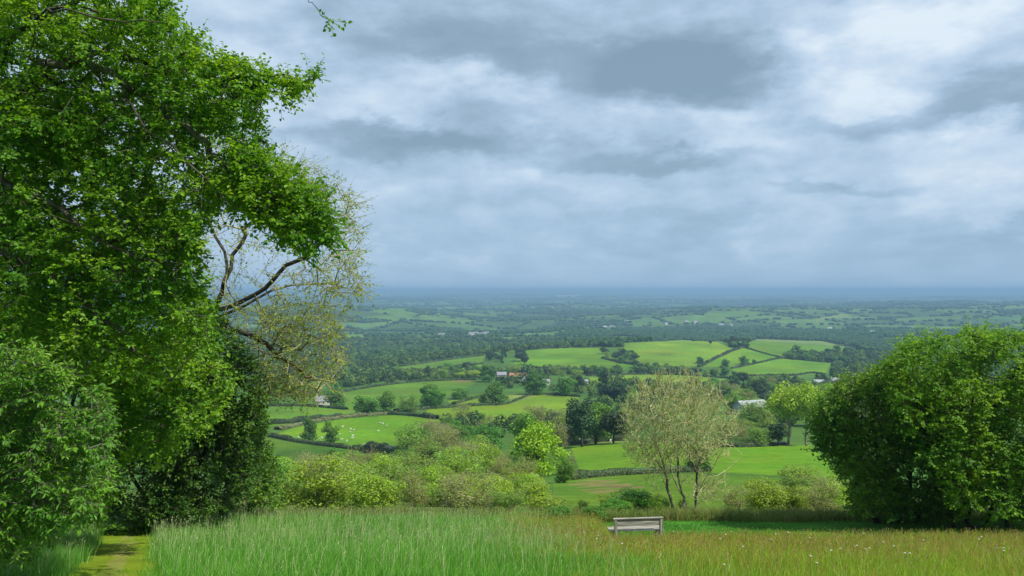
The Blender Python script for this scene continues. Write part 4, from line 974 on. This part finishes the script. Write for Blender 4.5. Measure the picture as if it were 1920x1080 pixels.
for px, row in ((884, 629), (893, 628), (906, 629), (912, 628), (1134, 616), (1148, 615), (1174, 604), (1249, 609), (1287, 605), (1304, 606), (1262, 566), (1035, 578), (828, 631), (1556, 619), (1635, 626), (1740, 628), (1370, 612), (1352, 612)):
    g = G(px, row); s = 1 + .25 * (g[1] > 5000)
    house(px, row, rr_.uniform(11, 20) * s, 8 * s, 6.5 * s, 4, rr_.uniform(-.5, .5), M_white, M_slate if rr_.random() < .6 else M_sheet, 'village_house', 'tiny white village house far out in the hazy vale', 0, False, 'far village houses')
for px, ln in ((1058, 210), (1076, 120)):
    house(px, 551, ln, 60, 22, 6, 0, M_white, M_white, 'factory_shed', 'long white factory shed on the horizon, ' + ('the longer left one' if ln > 150 else 'the shorter right one'), 0, False, cat='shed', D=11500)

def sheep_proto():
    me = bpy.data.meshes.new('body')
    v = [(0, 0, .62), (.38, 0, .64), (-.38, 0, .6), (.6, 0, .78), (.74, 0, .82), (.9, 0, .74)]
    e = [(0, 1), (0, 2), (1, 3), (3, 4), (4, 5)]; rd = [.3, .27, .26, .14, .11, .06]
    for a, x in ((1, .36), (2, -.38)):
        for s in (-1, 1):
            i = len(v); v += [(x, s * .15, .4), (x + .02, s * .15, .2), (x, s * .15, .02)]; rd += [.09, .05, .045]; e += [(a, i), (i, i + 1), (i + 1, i + 2)]
    me.from_pydata(v, e, []); ob = bpy.data.objects.new('fleece', me)
    md = ob.modifiers.new('Skin', 'SKIN'); 
    sk = me.skin_vertices[0].data if me.skin_vertices else None
    if sk is None:
        import bmesh
        bm = bmesh.new(); bm.from_mesh(me); bm.verts.layers.skin.verify(); bm.to_mesh(me); bm.free(); sk = me.skin_vertices[0].data
    for i, r_ in enumerate(rd): sk[i].radius = (r_, r_)
    sk[0].use_root = True
    ob.modifiers.new('Sub', 'SUBSURF').levels = 1; ob.modifiers['Sub'].render_levels = 1
    return ob
M_wool = flat_mat('wool', (.58, .56, .47))
sp = sheep_proto(); sp.data.materials.append(M_wool)
SH = [(642, 802), (658, 806), (663, 808), (661, 819), (599, 826), (604, 823), (637, 817), (612, 828), (650, 829), (712, 795), (718, 796), (709, 810), (660, 823), (561, 822), (685, 836), (1087, 828), (1144, 829), (700, 712), (833, 712), (656, 812), (640, 826), (725, 800)]
for i, (px, row) in enumerate(SH):
    g = G(px, row); o = sp if i == 0 else sp.copy()
    C.objects.link(o); o.name = 'sheep'; o.location = g; o.rotation_euler = (0, 0, random.uniform(0, 6.28)); o.scale = (1.05,) * 3
    tag(o, 'white sheep grazing in the bright green field below the row of oaks' if i not in (15, 16, 17, 18) else ('white sheep beside the copse above the near green field' if i < 17 else 'white sheep beyond the long field hedge'), 'sheep',
        'sheep in the sheep field' if i not in (15, 16, 17, 18) else ('sheep beside the copse' if i < 17 else 'sheep by the long hedge'))

# ------------------------------------------------------------------ bench
def bench():
    c = G(1195, 1023); D = 23.7; x = (1197 - 960) / F * D
    o = empty('bench', (x, D, float(H(x, D)))); o.rotation_euler = (0, 0, math.radians(6))
    tag(o, 'weathered grey wooden bench seen from behind at the meadow edge', 'bench')
    wood = noise_mat('weathered_oak', (.13, .125, .10), (.40, .38, .32), 4, bump=.8, stretch=(.5, 9, 9))
    woodv = noise_mat('weathered_oak_post', (.13, .125, .10), (.40, .38, .32), 4, bump=.8, stretch=(9, 9, .5))
    def part(name, x0, x1, y0, y1, z0, z1, parent=o, m_=wood, tilt=0):
        v, f = boxv(x0, x1, y0, y1, z0, z1); ob = poly_obj(name, v, f, m_, parent)
        b = ob.modifiers.new('b', 'BEVEL'); b.width = .006; b.segments = 2; return ob
    hw = .69
    for s in (-1, 1):
        part('post', s * hw - .045, s * hw + .045, -.04, .04, -.4, .80, m_=woodv)
        part('leg', s * hw - .04, s * hw + .04, .43, .50, -.5, .418, m_=woodv)
        part('side_rail', s * hw - .03, s * hw + .03, .043, .427, .34, .40)
    part('top_rail', -hw - .075, hw + .06, -.05, .05, .803, .835)
    part('back_board', -hw + .048, hw - .048, -.02, .015, .60, .795)
    
    for i in range(4): part('seat_slat', -hw - .16, hw + .10, .052 + i * .115, .15 + i * .115, .42, .445)
bench()

# ------------------------------------------------------------------ grass
def blades(x, y, h, w, lean, r, wind=(.25, .1), curl=.5):
    n = len(x); z = H(x, y) - .03; th = r.uniform(0, math.pi, n); s = np.stack([np.cos(th), np.sin(th), 0 * th], 1)
    ld = r.normal(0, 1, (n, 2)) * lean[:, None] + np.array(wind) * lean[:, None] * 2
    b = np.stack([x, y, z], 1); l3 = np.concatenate([ld, np.zeros((n, 1))], 1) * h[:, None]
    mid = b + l3 * .35 + np.stack([0 * h, 0 * h, h * .6], 1); tip = b + l3 + np.stack([0 * h, 0 * h, h], 1)
    ww = w[:, None] * .5
    v = np.stack([b - s * ww, b + s * ww, mid + s * ww * .8, mid - s * ww * .8, tip], 1).reshape(-1, 3)
    i = np.arange(n)[:, None] * 5
    return v, i + np.array([[0, 1, 2, 3]]), i + np.array([[3, 2, 4]])
def heads(x, y, h, ln, wd, lean, r):
    n = len(x); z = H(x, y) - .03; ld = r.normal(0, 1, (n, 2)) * lean[:, None] + np.array([.25, .1]) * lean[:, None] * 2
    b = np.stack([x, y, z], 1); top = b + np.concatenate([ld * h[:, None], h[:, None]], 1); d = unit(top - b); d2 = unit(d + np.concatenate([ld * 1.5, 0 * h[:, None]], 1))
    s = unit(np.cross(d, r.normal(0, 1, (n, 3)))); q = np.cross(d, s); st = .0025
    e = top + d2 * ln[:, None]; m_ = top + d2 * ln[:, None] * .45
    v = np.stack([b - s * st, b + s * st, top + s * st, top - s * st, top, m_ + s * wd[:, None], e, m_ - s * wd[:, None], m_ + q * wd[:, None], m_ - q * wd[:, None]], 1).reshape(-1, 3)
    i = np.arange(n)[:, None] * 10
    return v, np.concatenate([i + np.array([[0, 1, 2, 3]]), i + np.array([[4, 5, 6, 7]]), i + np.array([[4, 8, 6, 9]])])
def gmat(name, stops):
    m_, nt = mat(name); L = nt.links; n = nt.nodes.new
    at = n('ShaderNodeAttribute'); at.attribute_name = 'v'; r = n('ShaderNodeValToRGB'); L.new(at.outputs['Fac'], r.inputs[0])
    e = r.color_ramp; e.elements[0].position = stops[0][0]; e.elements[0].color = (*stops[0][1], 1); e.elements[1].position = stops[-1][0]; e.elements[1].color = (*stops[-1][1], 1)
    for p, c in stops[1:-1]: e.elements.new(p).color = (*c, 1)
    p = n('ShaderNodeBsdfPrincipled'); L.new(r.outputs[0], p.inputs['Base Color']); p.inputs['Roughness'].default_value = .55; p.inputs['Specular IOR Level'].default_value = .25
    t = n('ShaderNodeBsdfTranslucent'); L.new(r.outputs[0], t.inputs[0]); ms = n('ShaderNodeMixShader'); ms.inputs[0].default_value = .35
    L.new(p.outputs[0], ms.inputs[1]); L.new(t.outputs[0], ms.inputs[2]); o = n('ShaderNodeOutputMaterial'); L.new(ms.outputs[0], o.inputs[0])
    return m_
def split_x(y): return 1.6 - (y - 15) * .10        # where green grass gives way to the red-tinged meadow
def grass():
    r = np.random.default_rng(50)
    def pts(n, d0, d1, pw=1.0):
        y = (r.uniform(0, 1, n) * (d1 ** pw - d0 ** pw) + d0 ** pw) ** (1 / pw); x = r.uniform(-.79, .79, n) * y; return x, y
    x, y = pts(360000, 11.5, 33.5, 1.2)
    sx = split_x(y); fuzz = r.normal(0, 1.5, len(x)) + 1.2 * np.sin(y * 1.1) * np.sin(x * .9)
    pdm = path_d(x, y); left_path = (x < np.interp(y, [p[1] for p in PATH], [p[0] for p in PATH]))
    red = x + fuzz > sx
    # the mown strip behind the red meadow
    mown = (y > 24.6 + .5 * np.sin(x)) & (x > 3.2)
    bench_bay = (np.abs(x - 3.7) < .85) & (y > 23.75) & (y < 24.6)
    onp = (pdm + .14 * np.sin(y * 1.4) + .08 * np.sin(y * 3.7) < np.interp(y, [14, 22], [.82, 1.0]) + .14 * np.sin(y * 3) + r.normal(0, .12, len(x))) & (y < 27.8)
    # green grass
    k = ~red & ~onp & ~mown & ~bench_bay
    def put(name, label, kk, h0, h1, w, lean, m_, dens=None, vs=(0, 1)):
        xx, yy = x[kk], y[kk]; n = len(xx); pat = .5 + .3 * np.sin(xx * 1.3 + 2 * np.sin(yy * .7)) * np.sin(yy * .9 + xx * .4) + .2 * np.sin(xx * 4.1 + 3 * np.sin(yy * 1.9)) * np.sin(yy * 3.3 + xx)
        h = r.uniform(h0, h1, n) * (.75 + .4 * pat)
        v, q, t = blades(xx, yy, h, np.full(n, w) * r.uniform(.7, 1.3, n) * np.clip(yy / 20, .8, 1.4), lean * np.exp(r.normal(0, .55, n)), r)
        val = np.repeat(np.clip(r.normal(.5, .2, n) + (pat - .5) * .3, 0, 1), 5)
        return v, q, t, val
    g_left = gmat('blue_green_grass', [(0, (.045, .18, .014)), (.5, (.11, .34, .025)), (.85, (.22, .45, .07)), (.95, (.42, .50, .22)), (1, (.55, .58, .33))])
    g_red = gmat('meadow_grass', [(0, (.13, .30, .012)), (.5, (.26, .44, .02)), (.70, (.36, .36, .045)), (.82, (.38, .23, .06)), (1, (.50, .38, .19))])
    g_mow = gmat('mown_grass', [(0, (.05, .19, .02)), (1, (.11, .33, .035))])
    g_path = gmat('trodden_grass', [(0, (.12, .27, .012)), (.5, (.21, .36, .02)), (.8, (.32, .42, .05)), (1, (.44, .44, .14))])
    def out(name, label, parts, m_):
        V = np.concatenate([p[0] for p in parts]); off = 0; Q = []; T = []; A = []
        for p in parts:
            Q.append(p[1] + off)
            if p[2] is not None: T.append(p[2] + off)
            A.append(p[3]); off += len(p[0])
        o = link(name, mesh_np(name, V, [np.concatenate(Q)] + ([np.concatenate(T)] if T else []), np.concatenate(A)), m_); tag(o, label, 'grass', kind='stuff')
    # left of the path darker and longer
    parts = [put('', '', k, .24, .52, .0095, .24, None)]
    xx, yy = pts(20000, 12, 33, 1.9); q = (xx + r.normal(0, .9, len(xx)) < split_x(yy) + .5) & (path_d(xx, yy) > .8); q &= r.random(len(q)) < np.where(yy > 20, 1, .45)
    xx, yy = xx[q], yy[q]; n = len(xx)
    v, f = heads(xx, yy, r.uniform(.45, .68, n), r.uniform(.05, .09, n), r.uniform(.005, .009, n), np.full(n, .12), r)
    parts.append((v, f, None, np.repeat(r.uniform(.9, 1, n), 10)))
    out('tall_grass', 'tall blue green meadow grass with pale seed heads right of the path', parts, g_left)
    kr = red & ~mown & ~onp & ~bench_bay
    parts = [put('', '', kr, .20, .44, .009, .22, None)]
    xx, yy = pts(70000, 12, 25.5, 1.3); q = (xx + r.normal(0, .8, len(xx)) > split_x(yy)) & ~((yy > 24.6) & (xx > 3.2)) & ~((np.abs(xx - 3.8) < 1.0) & (yy > 23.75))
    q &= r.random(len(q)) < np.clip((yy - 14) / 10, .12, 1)
    xx, yy = xx[q], yy[q]; n = len(xx)
    v, f = heads(xx, yy, r.uniform(.26, .46, n), r.uniform(.04, .08, n), r.uniform(.005, .010, n), np.full(n, .14), r)
    parts.append((v, f, None, np.repeat(r.uniform(.55, 1, n), 10)))
    xx, yy = pts(26000, 25, 33.5); q = (xx < 3.3) & (xx > split_x(yy) - .5); xx, yy = xx[q], yy[q]; n = len(xx)
    if n:
        v, f = heads(xx, yy, r.uniform(.26, .5, n), r.uniform(.04, .08, n), r.uniform(.006, .011, n), np.full(n, .14), r); parts.append((v, f, None, np.repeat(r.uniform(.6, 1, n), 10)))
    out('meadow_grass', 'red tinged flowering meadow grass in front of the bench', parts, g_red)
    out('mown_grass', 'short bright green mown grass behind the meadow at the right', [put('', '', mown, .05, .12, .012, .3, None)], g_mow)
    xx = r.uniform(-14, -4, 160000); yy = r.uniform(11, 27.8, len(xx)); kk = path_d(xx, yy) < np.interp(yy, [14, 22], [.88, 1.05]) + .12 * np.sin(yy * 4) + r.normal(0, .08, len(xx)); x, y = xx[kk], yy[kk]
    out('path_grass', 'short trodden yellow grass of the path', [put('', '', np.ones(len(x), bool), .02, .05, .008, .5, None)], g_path)
    # rough weeds along the drop behind the meadow
    x = r.uniform(-13, 21, 60000); y = r.uniform(32.6, 36.5, 60000) + .4 * np.sin(x)
    g_weed = gmat('rank_weeds', [(0, (.06, .14, .015)), (.5, (.13, .21, .03)), (.8, (.24, .20, .06)), (1, (.32, .24, .10))])
    kk = ((y > 33.3) | (r.random(len(x)) < .5)) & (np.sin(x * 2.1 + 2 * np.sin(x * .7)) + np.sin(y * 3 + x) + r.normal(0, .6, len(x)) > -.7)
    out('rank_weeds', 'brownish rank weeds along the drop behind the meadow', [put('', '', kk, .15, .62, .02, .35, None)], g_weed)
grass()
def umbels():
    r = np.random.default_rng(61)
    m_w = flat_mat('white_petal', (.8, .8, .72)); m_s = flat_mat('flower_stem', (.1, .2, .04))
    first = None
    spots = [(x, y) for x, y in zip(r.uniform(-1, 12, 150), r.uniform(14.5, 23.5, 150)) if x > split_x(y) + .4 and x / y < .62][:34]
    for x, y in spots:
        z = float(H(x, y)); h = r.uniform(.36, .5)
        if first is None:
            root = empty('meadow_flower', (x, y, z))
            v, f = [], []
            b, fr = boxv(-.003, .003, -.003, .003, 0, .4); poly_obj('stem', b, fr, m_s, root)
            for k in range(16):
                a = k * 2.4; rr2 = .006 * math.sqrt(k) ; cx, cy_, cz = rr2 * math.cos(a), rr2 * math.sin(a), .41 - rr2 * .4; i = len(v)
                v += [(cx - .005, cy_, cz), (cx, cy_ - .005, cz), (cx + .005, cy_, cz), (cx, cy_ + .005, cz), (cx, cy_, cz + .005), (cx, cy_, cz - .004)]
                f += [(i, i + 1, i + 4), (i + 1, i + 2, i + 4), (i + 2, i + 3, i + 4), (i + 3, i, i + 4), (i + 1, i, i + 5), (i + 2, i + 1, i + 5), (i + 3, i + 2, i + 5), (i, i + 3, i + 5)]
            poly_obj('flower_head', v, f, m_w, root); first = root; o = root
        else:
            o = first.copy(); C.objects.link(o); o.location = (x, y, z)
            for ch in list(first.children):
                c = ch.copy(); C.objects.link(c); c.parent = o
        o.scale = (1, 1, h / .4)
        tag(o, 'small white umbel flower in the red tinged meadow grass', 'flower', 'white flowers in the meadow')
umbels()

# ------------------------------------------------------------------ haze
def haze():
    v, f = boxv(-46000, 46000, -46000, 46000, -260, 26)
    o = poly_obj('haze', v, f, None, None); m_, nt = mat('thin_air'); n = nt.nodes.new
    p = n('ShaderNodeVolumePrincipled'); p.inputs['Color'].default_value = (.30, .50, .71, 1); p.inputs['Density'].default_value = 1.5e-4
    p.inputs['Anisotropy'].default_value = 0.0
    out = n('ShaderNodeOutputMaterial'); nt.links.new(p.outputs[0], out.inputs['Volume'])
    o.data.materials.append(m_); tag(o, kind='stuff'); o['label'] = 'blue haze of the damp air over the vale'; o['category'] = 'haze'
haze()
